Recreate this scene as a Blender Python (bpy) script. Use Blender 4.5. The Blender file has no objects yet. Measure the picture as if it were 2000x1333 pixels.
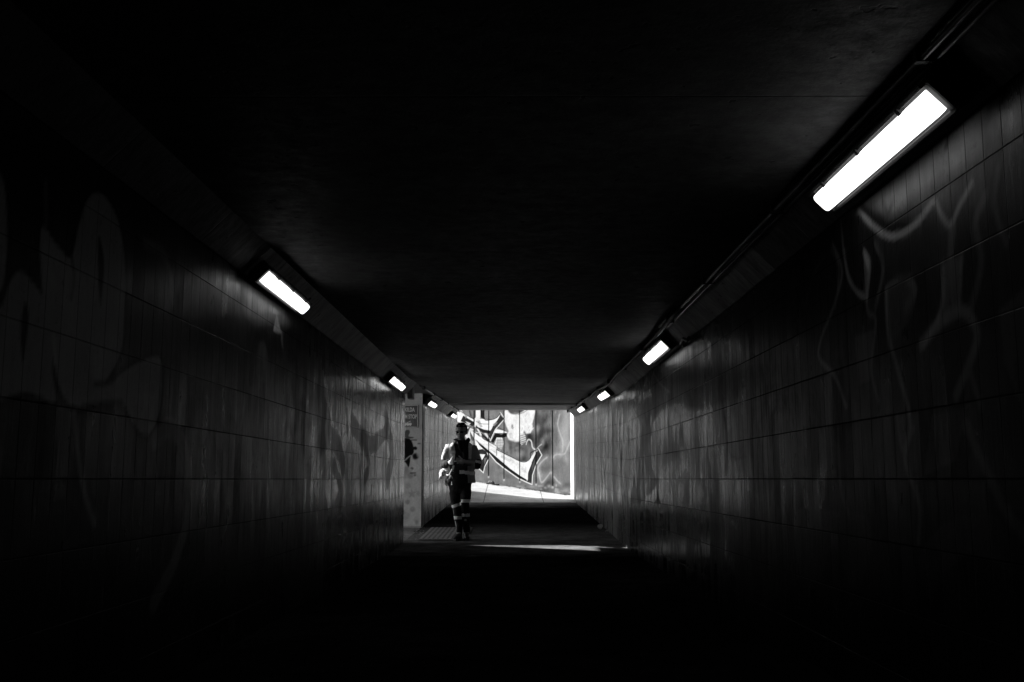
import bpy, bmesh, math, random
import numpy as np
from mathutils import Vector, Matrix
R = math.radians
random.seed(7); rng = np.random.default_rng(5)
sc = bpy.context.scene
C = sc.collection

# ------------------------------------------------------------------ camera, world, sun, exposure
F = 1944.0; EYE = 0.93
PITCH = math.atan(269.5 / F); YAW = math.atan(7 / F * math.cos(PITCH))
cam = bpy.data.cameras.new('camera'); camo = bpy.data.objects.new('camera', cam); C.objects.link(camo)
camo.location = (0, 0, EYE); camo.rotation_euler = (R(90) + PITCH, 0, YAW)
cam.sensor_width = 36; cam.lens = 36 * F / 2000; cam.clip_start = 0.05; cam.clip_end = 500
sc.camera = camo

SUN_DIR = Vector((1.0, -0.42, -1.085 * math.tan(R(24.5)))).normalized()      # the way the light travels
w = bpy.data.worlds.new('World'); sc.world = w; w.use_nodes = True
wn = w.node_tree; bg = wn.nodes['Background']
sky = wn.nodes.new('ShaderNodeTexSky'); sky.sky_type = 'NISHITA'; sky.sun_disc = False
sky.sun_elevation = R(24.5); sky.sun_rotation = math.atan2(-SUN_DIR.x, -SUN_DIR.y)
bw = wn.nodes.new('ShaderNodeRGBToBW')
wn.links.new(sky.outputs[0], bw.inputs[0]); wn.links.new(bw.outputs[0], bg.inputs[0])
bg.inputs[1].default_value = 0.05
sl = bpy.data.lights.new('sun', 'SUN'); sl.energy = 5.0; sl.angle = R(0.53); sl.color = (1, 1, 1)
so = bpy.data.objects.new('sun', sl); C.objects.link(so); so.location = (-20, 30, 20)
so.rotation_euler = SUN_DIR.to_track_quat('-Z', 'Y').to_euler()
sc.view_settings.view_transform = 'Standard'; sc.view_settings.look = 'None'
sc.view_settings.gamma = 1; sc.view_settings.exposure = 1.7
try:
    sc.cycles.use_denoising = True; sc.cycles.denoiser = 'OPENIMAGEDENOISE'
    sc.cycles.max_bounces = 8; sc.cycles.diffuse_bounces = 5; sc.cycles.glossy_bounces = 4
    sc.cycles.sample_clamp_indirect = 4.0
except Exception: pass

# ------------------------------------------------------------------ helpers
def ray(u, v):
    x = (u - 1000) / F; y = -(v - 666.5) / F
    Y = math.cos(PITCH) - y * math.sin(PITCH); Z = math.sin(PITCH) + y * math.cos(PITCH)
    c, s = math.cos(YAW), math.sin(YAW)
    return np.array([x * c - Y * s, x * s + Y * c, Z])
def on_plane(u, v, P, n):
    r = ray(u, v); P = np.array(P, float); n = np.array(n, float); o = np.array([0, 0, EYE])
    return o + r * (((P - o) @ n) / (r @ n))
def tag(o, label=None, cat=None, group=None, kind=None):
    if label: o['label'] = label
    if cat: o['category'] = cat
    if group: o['group'] = group
    if kind: o['kind'] = kind
    return o
def link(name, me, mat, parent=None, smooth=False):
    o = bpy.data.objects.new(name, me); C.objects.link(o)
    if mat: me.materials.append(mat)
    if parent: o.parent = parent; o.matrix_parent_inverse = Matrix.Translation(parent.location).inverted() if parent.rotation_euler[:] == (0, 0, 0) else (Matrix.Translation(parent.location) @ parent.rotation_euler.to_matrix().to_4x4()).inverted()
    if smooth:
        me.polygons.foreach_set('use_smooth', [True] * len(me.polygons))
    return o
def bobj(name, bm, mat, parent=None, smooth=False, local=False):
    me = bpy.data.meshes.new(name); bmesh.ops.recalc_face_normals(bm, faces=bm.faces); bm.to_mesh(me); bm.free()
    o = link(name, me, mat, parent, smooth)
    if local: o.matrix_parent_inverse = Matrix.Identity(4)
    return o
def empty(name, loc=(0, 0, 0), rz=0):
    o = bpy.data.objects.new(name, None); C.objects.link(o); o.location = loc; o.rotation_euler = (0, 0, rz); o.empty_display_size = .1
    return o
def box(bm, x0, x1, y0, y1, z0, z1, bev=0):
    m = Matrix.Translation(((x0 + x1) / 2, (y0 + y1) / 2, (z0 + z1) / 2)) @ Matrix.Diagonal((abs(x1 - x0), abs(y1 - y0), abs(z1 - z0), 1))
    g = bmesh.ops.create_cube(bm, size=1, matrix=m)
    if bev:
        es = {e for v in g['verts'] for e in v.link_edges}
        bmesh.ops.bevel(bm, geom=list(es), offset=bev, segments=2, affect='EDGES', profile=.7)
def tube(bm, pts, r, n=8, cap=True):
    loft(bm, [(p, r, r) for p in pts], n=n)
def loft(bm, rings, n=16, ref=(1, 0, 0), power=2.0):
    """rings: (centre, radius along ref side, radius along the other side)"""
    ref = Vector(ref); prev = None; P = [Vector(r_[0]) for r_ in rings]; all_ = []
    for i, (c, ra, rb) in enumerate(rings):
        t = (P[min(i + 1, len(P) - 1)] - P[max(i - 1, 0)]).normalized()
        s = ref - t * ref.dot(t)
        if s.length < .15: s = Vector((0, 1, 0)) - t * t.y
        s.normalize(); q = t.cross(s)
        ring = []
        for k in range(n):
            a = 2 * math.pi * k / n; ca, sa = math.cos(a), math.sin(a)
            f = (abs(ca) ** power + abs(sa) ** power) ** (-1 / power)
            ring.append(bm.verts.new(P[i] + s * (ra * ca * f) + q * (rb * sa * f)))
        all_.append(ring)
        if prev:
            for k in range(n): bm.faces.new((prev[k], prev[(k + 1) % n], ring[(k + 1) % n], ring[k]))
        prev = ring
    bm.faces.new(all_[0][::-1]); bm.faces.new(all_[-1])
    return all_
def ell(bm, c, rx, ry, rz, rot=None, seg=16):
    m = Matrix.Translation(c)
    if rot is not None: m = m @ rot
    bmesh.ops.create_uvsphere(bm, u_segments=seg, v_segments=seg // 2 + 2, radius=1, matrix=m @ Matrix.Diagonal((rx, ry, rz, 1)))
def fuse(bm, voxel, smooth=4, noise=0, nscale=.1, nmat=None):
    """joins overlapping closed shapes into one continuous surface and returns the mesh"""
    me = bpy.data.meshes.new('tmp'); bmesh.ops.recalc_face_normals(bm, faces=bm.faces); bm.to_mesh(me); bm.free()
    o = bpy.data.objects.new('tmp', me); C.objects.link(o)
    m = o.modifiers.new('r', 'REMESH'); m.mode = 'VOXEL'; m.voxel_size = voxel
    s = o.modifiers.new('s', 'SMOOTH'); s.factor = .6; s.iterations = smooth
    if noise:
        t = bpy.data.textures.new('n', 'CLOUDS'); t.noise_scale = nscale; t.noise_depth = 3
        d = o.modifiers.new('d', 'DISPLACE'); d.texture = t; d.texture_coords = 'LOCAL'; d.strength = noise; d.mid_level = .5
    bpy.context.view_layer.update()
    dg = bpy.context.evaluated_depsgraph_get()
    out = bpy.data.meshes.new_from_object(o.evaluated_get(dg))
    bpy.data.objects.remove(o)
    return out
def largest(bm):
    left = set(bm.faces); best = []
    while left:
        st = [left.pop()]; isl = [st[0]]
        while st:
            f = st.pop()
            for e in f.edges:
                for g in e.link_faces:
                    if g in left: left.remove(g); st.append(g); isl.append(g)
        if len(isl) > len(best): best = isl
    keep = set(best); bmesh.ops.delete(bm, geom=[f for f in bm.faces if f not in keep], context='FACES'); return bm
def patch(me, pred, off=0.0, thick=0.0):
    """faces of a mesh picked by pred(centre, normal), as a bmesh, pushed out by off"""
    bm = bmesh.new(); bm.from_mesh(me); bm.normal_update()
    kill = [f for f in bm.faces if not pred(f.calc_center_median(), f.normal)]
    bmesh.ops.delete(bm, geom=kill, context='FACES')
    if off:
        for v in bm.verts: v.co += v.normal * off
    return bm

# ------------------------------------------------------------------ materials
def nt(name):
    m = bpy.data.materials.new(name); m.use_nodes = True; t = m.node_tree
    return m, t, t.nodes['Principled BSDF']
def N(t, typ, **kw):
    n = t.nodes.new(typ)
    for k, v in kw.items():
        if k.startswith('i'): n.inputs[int(k[1:])].default_value = v
        else: setattr(n, k, v)
    return n
def M(t, op, a, b=None, c=None):
    n = t.nodes.new('ShaderNodeMath'); n.operation = op
    for i, x in enumerate((a, b, c)):
        if x is None: continue
        if isinstance(x, (int, float)): n.inputs[i].default_value = x
        else: t.links.new(x, n.inputs[i])
    return n.outputs[0]
def noise(t, vec, scale, detail=5, rough=.6, sx=(1, 1, 1), dist=0):
    mp = t.nodes.new('ShaderNodeMapping'); mp.inputs['Scale'].default_value = sx; t.links.new(vec, mp.inputs[0])
    n = t.nodes.new('ShaderNodeTexNoise'); n.inputs['Scale'].default_value = scale; n.inputs['Detail'].default_value = detail
    n.inputs['Roughness'].default_value = rough; n.inputs['Distortion'].default_value = dist
    t.links.new(mp.outputs[0], n.inputs['Vector']); return n.outputs[0]
def rng_map(t, v, a, b, c, d):
    n = t.nodes.new('ShaderNodeMapRange'); t.links.new(v, n.inputs[0])
    for i, x in enumerate((a, b, c, d)): n.inputs[i + 1].default_value = x
    return n.outputs[0]
def mixv(t, f, a, b):
    return M(t, 'ADD', M(t, 'MULTIPLY', a, M(t, 'SUBTRACT', 1.0, f)), M(t, 'MULTIPLY', b, f))
def coords(t):
    tc = t.nodes.new('ShaderNodeTexCoord'); return tc.outputs['Object']

def plain(name, col, rough=.6, metal=0, nscale=30, var=.25, bump=.15, sx=(1, 1, 1), spec=.5):
    m, t, p = nt(name); o = coords(t); n1 = noise(t, o, nscale, sx=sx); n2 = noise(t, o, nscale * .13, 3)
    f = M(t, 'MULTIPLY', rng_map(t, n1, .25, .75, 1 - var, 1 + var), rng_map(t, n2, .25, .75, 1 - var * .7, 1 + var * .7))
    v = M(t, 'MULTIPLY', f, col)
    t.links.new(v, p.inputs['Base Color']); p.inputs['Roughness'].default_value = rough; p.inputs['Metallic'].default_value = metal
    p.inputs['Specular IOR Level'].default_value = spec
    b = N(t, 'ShaderNodeBump'); b.inputs['Strength'].default_value = bump; b.inputs['Distance'].default_value = .01
    t.links.new(n1, b.inputs['Height']); t.links.new(b.outputs[0], p.inputs['Normal'])
    return m

def tile_mat(name, base=.085, along='Y', painted=True, gloss=(.16, .36), spec=.5):
    """dirty glazed upright tiles, 125 x 252 mm, with the graffiti paint from the mesh's own paint attribute"""
    m, t, p = nt(name); o = coords(t); sp = N(t, 'ShaderNodeSeparateXYZ'); t.links.new(o, sp.inputs[0])
    X, Y, Z = sp.outputs; U = Y if along == 'Y' else X
    ramp = M(t, 'MULTIPLY', M(t, 'MAXIMUM', M(t, 'SUBTRACT', Y, 13.3), 0.0), .03)
    V = M(t, 'SUBTRACT', M(t, 'SUBTRACT', Z, ramp), .93 - 5 * .2525)
    u = M(t, 'DIVIDE', M(t, 'ADD', U, 50.043), .125); v = M(t, 'DIVIDE', V, .2525)
    fu, fv = M(t, 'FRACT', u), M(t, 'FRACT', v)
    iu, iv = M(t, 'FLOOR', u), M(t, 'FLOOR', v)
    cb = N(t, 'ShaderNodeCombineXYZ'); t.links.new(iu, cb.inputs[0]); t.links.new(iv, cb.inputs[1])
    wnz = N(t, 'ShaderNodeTexWhiteNoise', noise_dimensions='3D'); t.links.new(cb.outputs[0], wnz.inputs[0])
    wc = N(t, 'ShaderNodeSeparateColor'); t.links.new(wnz.outputs['Color'], wc.inputs[0])
    du = M(t, 'ABSOLUTE', M(t, 'SUBTRACT', fu, .5)); dv = M(t, 'ABSOLUTE', M(t, 'SUBTRACT', fv, .5))
    ju = rng_map(t, du, .478, .49, 0, 1); jv = rng_map(t, dv, .486, .493, 0, 1)
    joint = M(t, 'MAXIMUM', ju, jv)
    streak = noise(t, o, 3.0, 6, .65, (1, 2.0, .45) if along == 'Y' else (2.0, 1, .45), .6)
    fine = noise(t, o, 14.0, 6, .7, (1, 2.5, .22) if along == 'Y' else (2.5, 1, .22))
    grit = noise(t, o, 60, 4, .7); blotch = noise(t, o, 3.5, 6, .72, (1, 1, .8), .8); jw = rng_map(t, noise(t, o, 1.3, 3, .6), .38, .62, .25, 1)
    big = noise(t, o, .9, 3, .5)
    wcol = N(t, 'ShaderNodeTexWhiteNoise', noise_dimensions='1D'); t.links.new(iu, wcol.inputs['W'])
    tint = M(t, 'MULTIPLY', rng_map(t, wc.outputs[0], 0, 1, .72, 1.3), rng_map(t, wcol.outputs['Value'], 0, 1, .6, 1.45))
    val = M(t, 'MULTIPLY', M(t, 'MULTIPLY', tint, rng_map(t, streak, .32, .68, .45, 1.6)), M(t, 'MULTIPLY', rng_map(t, fine, .3, .7, .75, 1.25), rng_map(t, big, .3, .7, .7, 1.3)))
    val = M(t, 'MULTIPLY', M(t, 'MULTIPLY', val, rng_map(t, blotch, .36, .6, .3, 1.5)), rng_map(t, grit, .35, .6, .8, 1.05))
    val = M(t, 'MULTIPLY', val, base)
    if painted:
        at = N(t, 'ShaderNodeAttribute', attribute_name='paint'); ac = N(t, 'ShaderNodeSeparateColor'); t.links.new(at.outputs['Color'], ac.inputs[0])
        pv = M(t, 'MULTIPLY', ac.outputs[0], M(t, 'MULTIPLY', rng_map(t, fine, .25, .75, .88, 1.12), rng_map(t, blotch, .3, .7, .82, 1.18)))
        wear = rng_map(t, noise(t, o, 25, 5, .7), .3, .42, .55, 1)
        val = mixv(t, M(t, 'MULTIPLY', ac.outputs[1], wear), val, pv)
    jf = M(t, 'MAXIMUM', M(t, 'MULTIPLY', ju, .9), M(t, 'MULTIPLY', M(t, 'MULTIPLY', jv, .75), jw))
    if painted: jf = M(t, 'MULTIPLY', jf, M(t, 'SUBTRACT', 1.0, M(t, 'MULTIPLY', ac.outputs[1], .5)))
    val = mixv(t, jf, val, M(t, 'MULTIPLY', rng_map(t, streak, .3, .7, .5, 1.4), .004))
    t.links.new(val, p.inputs['Base Color'])
    rgh = M(t, 'ADD', rng_map(t, fine, .3, .7, gloss[1], gloss[0]), M(t, 'MULTIPLY', joint, .4))
    rgh = M(t, 'ADD', M(t, 'ADD', rgh, rng_map(t, M(t, 'MULTIPLY', M(t, 'ADD', streak, blotch), .5), .38, .62, .17, -.03)), M(t, 'MULTIPLY', wcol.outputs['Value'], .09))
    t.links.new(rgh, p.inputs['Roughness']); p.inputs['Specular IOR Level'].default_value = spec
    if painted:
        t.links.new(M(t, 'MULTIPLY', spec, M(t, 'SUBTRACT', 1.0, M(t, 'MULTIPLY', ac.outputs[1], .75))), p.inputs['Specular IOR Level'])
        t.links.new(M(t, 'ADD', rgh, M(t, 'MULTIPLY', ac.outputs[1], .14)), p.inputs['Roughness'])
    tilt = M(t, 'ADD', M(t, 'MULTIPLY', M(t, 'SUBTRACT', wc.outputs[1], .5), fu), M(t, 'MULTIPLY', M(t, 'SUBTRACT', wc.outputs[2], .5), M(t, 'MULTIPLY', fv, .8)))
    h = M(t, 'ADD', M(t, 'MULTIPLY', tilt, .9), M(t, 'MULTIPLY', joint, -.5))
    h = M(t, 'ADD', h, M(t, 'MULTIPLY', fine, .22)); h = M(t, 'ADD', h, M(t, 'MULTIPLY', grit, .10))
    b = N(t, 'ShaderNodeBump'); b.inputs['Strength'].default_value = 1; b.inputs['Distance'].default_value = .006
    t.links.new(h, b.inputs['Height']); t.links.new(b.outputs[0], p.inputs['Normal'])
    return m

def concrete(name, base, board=(1, 1, 1), rough=(.45, .8), bumps=.5, joints=None, spec=.4, contrast=1.0, patchy=0):
    m, t, p = nt(name); o = coords(t)
    a = noise(t, o, 2.2, 6, .65, board, .2); b_ = noise(t, o, 11, 6, .7, board); g = noise(t, o, 90, 3, .7); big = noise(t, o, .6, 3)
    k = contrast
    val = M(t, 'MULTIPLY', M(t, 'MULTIPLY', rng_map(t, a, .3, .7, 1 - .45 * k, 1 + .45 * k), rng_map(t, b_, .3, .7, 1 - .3 * k, 1 + .3 * k)), M(t, 'MULTIPLY', rng_map(t, g, .3, .7, .85, 1.15), rng_map(t, big, .3, .7, 1 - .3 * k, 1 + .3 * k)))
    pit = rng_map(t, noise(t, o, 16, 2, .5), .27, .31, .25, 1)
    val = M(t, 'MULTIPLY', M(t, 'MULTIPLY', val, pit), base)
    h = M(t, 'ADD', M(t, 'MULTIPLY', b_, .6), M(t, 'ADD', M(t, 'MULTIPLY', g, .15), M(t, 'MULTIPLY', pit, .3)))
    if joints:
        sp = N(t, 'ShaderNodeSeparateXYZ'); t.links.new(o, sp.inputs[0])
        ax, step, wd = joints
        f = M(t, 'ABSOLUTE', M(t, 'SUBTRACT', M(t, 'FRACT', M(t, 'DIVIDE', M(t, 'ADD', sp.outputs[ax], 50.3), step)), .5))
        j = rng_map(t, f, .5 - wd / step, .5 - .4 * wd / step, 0, 1)
        val = M(t, 'MULTIPLY', val, rng_map(t, j, 0, 1, 1, .25)); h = M(t, 'SUBTRACT', h, M(t, 'MULTIPLY', j, .8))
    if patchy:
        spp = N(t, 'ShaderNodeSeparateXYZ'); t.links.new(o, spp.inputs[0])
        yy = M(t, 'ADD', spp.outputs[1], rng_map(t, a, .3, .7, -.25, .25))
        f = M(t, 'MULTIPLY', rng_map(t, yy, 12.2, 13.4, 0, 1), rng_map(t, yy, 14.9, 18.2, 1, 0))  # paler asphalt by the side opening, raised further to brighten the sun streak
        f = M(t, 'ADD', f, rng_map(t, yy, 22.5, 25.2, 0, 1.3))  # daylight fading in from the exit, put into the floor colour
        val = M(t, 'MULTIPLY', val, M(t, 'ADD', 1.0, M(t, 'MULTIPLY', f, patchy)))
    t.links.new(val, p.inputs['Base Color']); p.inputs['Specular IOR Level'].default_value = spec
    t.links.new(rng_map(t, b_, .3, .7, rough[1], rough[0]), p.inputs['Roughness'])
    b = N(t, 'ShaderNodeBump'); b.inputs['Strength'].default_value = bumps; b.inputs['Distance'].default_value = .008
    t.links.new(h, b.inputs['Height']); t.links.new(b.outputs[0], p.inputs['Normal'])
    return m

def paint_mat(name, rough=.6, dirt=1.0, power=1.0, gain=1.0):
    """concrete whose colour is the paint attribute of the mesh"""
    m, t, p = nt(name); o = coords(t)
    at = N(t, 'ShaderNodeAttribute', attribute_name='paint'); ac = N(t, 'ShaderNodeSeparateColor'); t.links.new(at.outputs['Color'], ac.inputs[0])
    a = noise(t, o, 5, 6, .7, (1, 1, .5)); g = noise(t, o, 45, 4, .7); c = noise(t, o, 14, 6, .75)
    conc = M(t, 'MULTIPLY', rng_map(t, a, .3, .7, .7, 1.25), .33)
    pv = M(t, 'MULTIPLY', M(t, 'MULTIPLY', M(t, 'POWER', ac.outputs[0], power), gain), M(t, 'MULTIPLY', rng_map(t, a, .3, .7, 1 - .2 * dirt, 1 + .16 * dirt), M(t, 'MULTIPLY', rng_map(t, g, .3, .7, .9, 1.08), rng_map(t, c, .3, .7, 1 - .12 * dirt, 1 + .12 * dirt))))
    v = mixv(t, ac.outputs[1], conc, pv)
    t.links.new(v, p.inputs['Base Color']); p.inputs['Roughness'].default_value = rough; p.inputs['Specular IOR Level'].default_value = 0.0
    b = N(t, 'ShaderNodeBump'); b.inputs['Strength'].default_value = .3; b.inputs['Distance'].default_value = .006
    t.links.new(g, b.inputs['Height']); t.links.new(b.outputs[0], p.inputs['Normal'])
    return m

MT = {}
MT['tile'] = tile_mat('grimy_dimmed_tile', .016, gloss=(.08, .20), spec=.29)  # near walls dimmed in colour to follow the tunnel's light falloff
MT['tile_far'] = tile_mat('glazed_tile_far_daylit', .13, gloss=(.10, .24))  # same tile in a paler copy for the daylit far walls
MT['tile_plain'] = tile_mat('grimy_glazed_tile_plain', .016, painted=False)
MT['haunch_dark'] = concrete('dark_near_haunch', .03, (1, 2.2, .5), joints=(1, 1.2, .008))  # graffiti overpaint on the left, same darker tone reused on the right
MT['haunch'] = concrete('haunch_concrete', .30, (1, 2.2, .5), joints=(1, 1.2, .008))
MT['ceiling'] = concrete('soot_dark_ceiling_concrete', .085, (.95, 1.05, 1), (.5, .8), bumps=.8, joints=(1, 2.44, .008), spec=.3)
MT['soffit'] = concrete('pale_soffit_concrete', .22, (.3, 2, 1))
MT['floor'] = concrete('worn_asphalt_painted_daylight', .019, (1, 1, 1), (.9, 1.0), bumps=.6, spec=0, patchy=7.5)
MT['pave'] = concrete('pale_concrete_paving', .40, (1, 1, 1), (.6, .9), joints=(0, 1.5, .015), contrast=.5)
MT['grey_pave'] = concrete('grey_concrete_paving', .16, (1, 1, 1), (.6, .9))
MT['outer'] = concrete('rendered_concrete', .5, (1, 1, .4), (.6, .9), contrast=.4)
MT['mural'] = paint_mat('mural_paint', .95, 1.0, 1.3, .55)
MT['splat'] = paint_mat('splattered_white_paint', .6)
MT['tactile'] = plain('tactile_concrete', .30, .7, nscale=40)
MT['metal'] = plain('dark_painted_steel', .009, .55, 0, 50, .3, .1)
MT['galv'] = plain('dull_galvanised_pipe', .16, .4, .6, 30, .3, .1, (1, .15, 1))
MT['rubber'] = plain('black_cable_sheath', .012, .5)
MT['sign'] = plain('grey_sign_enamel', .10, .45, 0, 25, .3, .05)
MT['signwhite'] = plain('sign_white', .85, .5, 0, 25, .2, .05)
MT['skin'] = plain('skin', .40, .5, 0, 40, .12, .1)
MT['hair'] = plain('dark_hair', .008, .8, 0, 120, .4, .5, spec=.15)
MT['hivis'] = plain('hi_vis_cloth', .36, .8, 0, 60, .1, .3)
MT['navy'] = plain('navy_work_cloth', .014, .85, 0, 60, .3, .4, spec=.2)
MT['tape'] = plain('reflective_tape', .9, .4, 0, 80, .15, .1)
MT['leather'] = plain('dark_boot_leather', .03, .4, 0, 60, .3, .3)
MT['lens'] = plain('dark_lens', .004, .08, 0, 10, .1, 0)
MT['cloth'] = plain('pale_cotton', .65, .8, 0, 40, .12, .4)
MT['litter'] = plain('dirty_paper_litter', .3, .8, 0, 30, .5, .3)
MT['leaf'] = plain('dry_leaf', .07, .8, 0, 30, .5, .3)

def emit(name, s):
    m, t, p = nt(name); o = coords(t)
    n = noise(t, o, 12, 3); v = M(t, 'MULTIPLY', rng_map(t, n, .3, .7, .93, 1.05), s)
    p.inputs['Base Color'].default_value = (.8, .8, .8, 1); p.inputs['Roughness'].default_value = .35
    p.inputs['Emission Color'].default_value = (1, 1, 1, 1); t.links.new(v, p.inputs['Emission Strength'])
    return m
LAMP_E = 0.85
MT['lamp'] = emit('lit_diffuser', LAMP_E)

# ------------------------------------------------------------------ graffiti painting on a grid of points
class Canvas:
    def __init__(s, u0, u1, v0, v1, res, base=0., alpha=0.):
        s.nu = int(round((u1 - u0) / res)) + 1; s.nv = int(round((v1 - v0) / res)) + 1
        s.u = np.linspace(u0, u1, s.nu); s.v = np.linspace(v0, v1, s.nv)
        s.U, s.V = np.meshgrid(s.u, s.v)
        s.val = np.full(s.U.shape, float(base)); s.al = np.full(s.U.shape, float(alpha)); s.res = res
    def _win(s, P, pad):
        a, b = P.min(0) - pad, P.max(0) + pad
        i0, i1 = np.searchsorted(s.u, [a[0], b[0]]); j0, j1 = np.searchsorted(s.v, [a[1], b[1]])
        return slice(j0, j1), slice(i0, i1)
    def _put(s, w, cov, val, al):
        cov = np.clip(cov, 0, 1) * al
        A = s.al[w]; newA = cov + A * (1 - cov)
        s.val[w] = np.where(newA > 1e-6, (val * cov + s.val[w] * A * (1 - cov)) / np.maximum(newA, 1e-6), s.val[w]); s.al[w] = newA
    @staticmethod
    def _seg(U, V, P):
        d = np.full(U.shape, 1e9)
        for a, b in zip(P[:-1], P[1:]):
            ab = b - a; L = max(ab @ ab, 1e-12)
            t = np.clip(((U - a[0]) * ab[0] + (V - a[1]) * ab[1]) / L, 0, 1)
            d = np.minimum(d, np.hypot(U - a[0] - t * ab[0], V - a[1] - t * ab[1]))
        return d
    def stroke(s, P, wd, val, al=1., soft=None):
        P = np.array(P, float); soft = soft or 1.7 * s.res; w = s._win(P, wd + soft)
        d = s._seg(s.U[w], s.V[w], P); s._put(w, (wd / 2 - d) / soft + .5, val, al)
    def fill(s, P, val, al=1., soft=None):
        P = np.array(P, float); soft = soft or s.res; w = s._win(P, soft); U, V = s.U[w], s.V[w]
        if U.size == 0: return
        ins = np.zeros(U.shape, bool); Q = np.vstack([P, P[:1]])
        for a, b in zip(Q[:-1], Q[1:]):
            if a[1] == b[1]: continue
            c = ((a[1] > V) != (b[1] > V)) & (U < (b[0] - a[0]) * (V - a[1]) / (b[1] - a[1]) + a[0]); ins ^= c
        d = s._seg(U, V, Q); d = np.where(ins, d, -d); s._put(w, d / soft + .5, val, al)
    def blob(s, c, ru, rv, val, al=1., hard=1.):
        w = s._win(np.array([[c[0] - ru * 2.2, c[1] - rv * 2.2], [c[0] + ru * 2.2, c[1] + rv * 2.2]]), 0)
        r = np.hypot((s.U[w] - c[0]) / ru, (s.V[w] - c[1]) / rv)
        s._put(w, np.exp(-r ** (2 * hard)), val, al)
def smooth(P, n=6, closed=False):
    P = np.array(P, float); out = []
    m = len(P); rngk = range(m) if closed else range(m - 1)
    for i in rngk:
        g = lambda k: P[k % m] if closed else P[min(max(k, 0), m - 1)]
        p0, p1, p2, p3 = g(i - 1), g(i), g(i + 1), g(i + 2)
        for k in range(n):
            t = k / n
            out.append(.5 * (2 * p1 + (p2 - p0) * t + (2 * p0 - 5 * p1 + 4 * p2 - p3) * t * t + (3 * p1 - p0 - 3 * p2 + p3) * t ** 3))
    if not closed: out.append(P[-1])
    return np.array(out)

def slab(name, cv, to3, back, mat, parent=None):
    """a painted front grid, closed by sides and a back 'back' metres behind it (a real thick wall)"""
    nu, nv = cv.nu, cv.nv; P = to3(cv.U.ravel(), cv.V.ravel()); back = np.array(back, float)
    Vt = np.vstack([P, P + back])
    idx = np.arange(nu * nv).reshape(nv, nu)
    F1 = np.stack([idx[:-1, :-1], idx[:-1, 1:], idx[1:, 1:], idx[1:, :-1]], -1).reshape(-1, 4)
    ring = np.concatenate([idx[0, :-1], idx[:-1, -1], idx[-1, :0:-1], idx[:0:-1, 0]])
    nr = np.roll(ring, -1); off = nu * nv
    F2 = np.stack([ring, ring + off, nr + off, nr], -1)
    cor = [idx[0, 0] + off, idx[0, -1] + off, idx[-1, -1] + off, idx[-1, 0] + off]
    fs = np.vstack([F1, F2]).tolist()
    # back: only the border vertices are used
    used = np.unique(np.concatenate([np.arange(off), ring + off])); remap = -np.ones(2 * off, int); remap[used] = np.arange(len(used))
    fs = [[int(remap[a]) for a in f] for f in fs]; fs.append([int(remap[a + off]) for a in ring[::-1]])
    # keep winding consistent with the outward front
    n = np.cross(P[1] - P[0], P[nu] - P[0])
    if n @ back > 0: fs = [f[::-1] for f in fs]
    me = bpy.data.meshes.new(name); me.from_pydata(Vt[used].tolist(), [], fs); me.update()
    col = me.color_attributes.new('paint', 'FLOAT_COLOR', 'POINT')
    data = np.zeros((len(used), 4), np.float32); data[:off, 0] = cv.val.ravel(); data[:off, 1] = cv.al.ravel(); data[:, 3] = 1
    col.data.foreach_set('color', data.ravel())
    return link(name, me, mat, parent)

# ------------------------------------------------------------------ the underpass
A, B = 1.60, 1.50            # inner faces of the left and right walls
WT, CH = 2.12, 2.275         # wall top / ceiling height (before the ramp)
KN, SL, END = 13.3, .03, 25.0
OP0, OP1 = 14.43, 17.08      # the side opening on the left
Y0 = -7.0
def rz_(y): return SL * max(0., y - KN)
rzv = np.vectorize(rz_)

def zpts(pts, sx, ox, oy, X):     # zoomed picture coordinates -> (Y, Z) on the wall plane x = X
    out = []
    for p in pts:
        q = on_plane(ox + p[0] / sx, oy + p[1] / sx, (X, 0, 0), (1, 0, 0)); out.append((q[1], q[2]))
    return out

# ---- right wall, near part
cr = Canvas(2.0, KN, 0.0, WT, .014)
r5 = lambda p: zpts(p, 2.666, 1500, 100, B); r2 = lambda p: zpts(p, 1.904, 1500, 500, B); r6 = lambda p: zpts(p, 2.666, 1120, 620, B)
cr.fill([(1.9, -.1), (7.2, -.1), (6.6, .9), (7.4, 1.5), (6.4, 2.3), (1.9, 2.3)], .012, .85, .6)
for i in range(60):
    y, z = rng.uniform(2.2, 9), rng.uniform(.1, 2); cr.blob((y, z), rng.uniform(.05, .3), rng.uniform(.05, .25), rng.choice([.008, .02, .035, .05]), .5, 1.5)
cr.fill(r2([(860, 200), (952, 120), (1000, 300), (940, 560), (880, 400)]), .10, .8)
cr.fill(r2([(610, 590), (740, 560), (700, 760), (580, 820)]), .11, .8)
cr.fill(smooth(r2([(440, 130), (530, 90), (540, 200), (460, 310)]), closed=True), .07, .7, .03)
for P, wd in (([(560, 1000), (600, 1130), (560, 1333)], .03), ([(960, 920), (950, 1100), (975, 1333)], .05), ([(740, 1180), (760, 1260), (720, 1333)], .05), ([(620, 1230), (700, 1180), (770, 1240)], .03), ([(1130, 760), (1080, 900), (1110, 1100), (1060, 1333)], .04), ([(1200, 600), (1180, 800), (1240, 1000)], .03)):
    cr.stroke(smooth(r5(P)), wd, .11, .8, .02)
cr.fill(r2([(660, 20), (720, 0), (710, 190), (650, 230)]), .12, .8)
cr.fill(r2([(320, 300), (400, 270), (380, 460), (340, 480)]), .10, .8)
cr.fill(smooth(r2([(100, 960), (260, 950), (380, 990), (350, 1220), (300, 1210), (240, 1080), (190, 1210), (130, 1230)]), closed=True), .08, .7)
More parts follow.
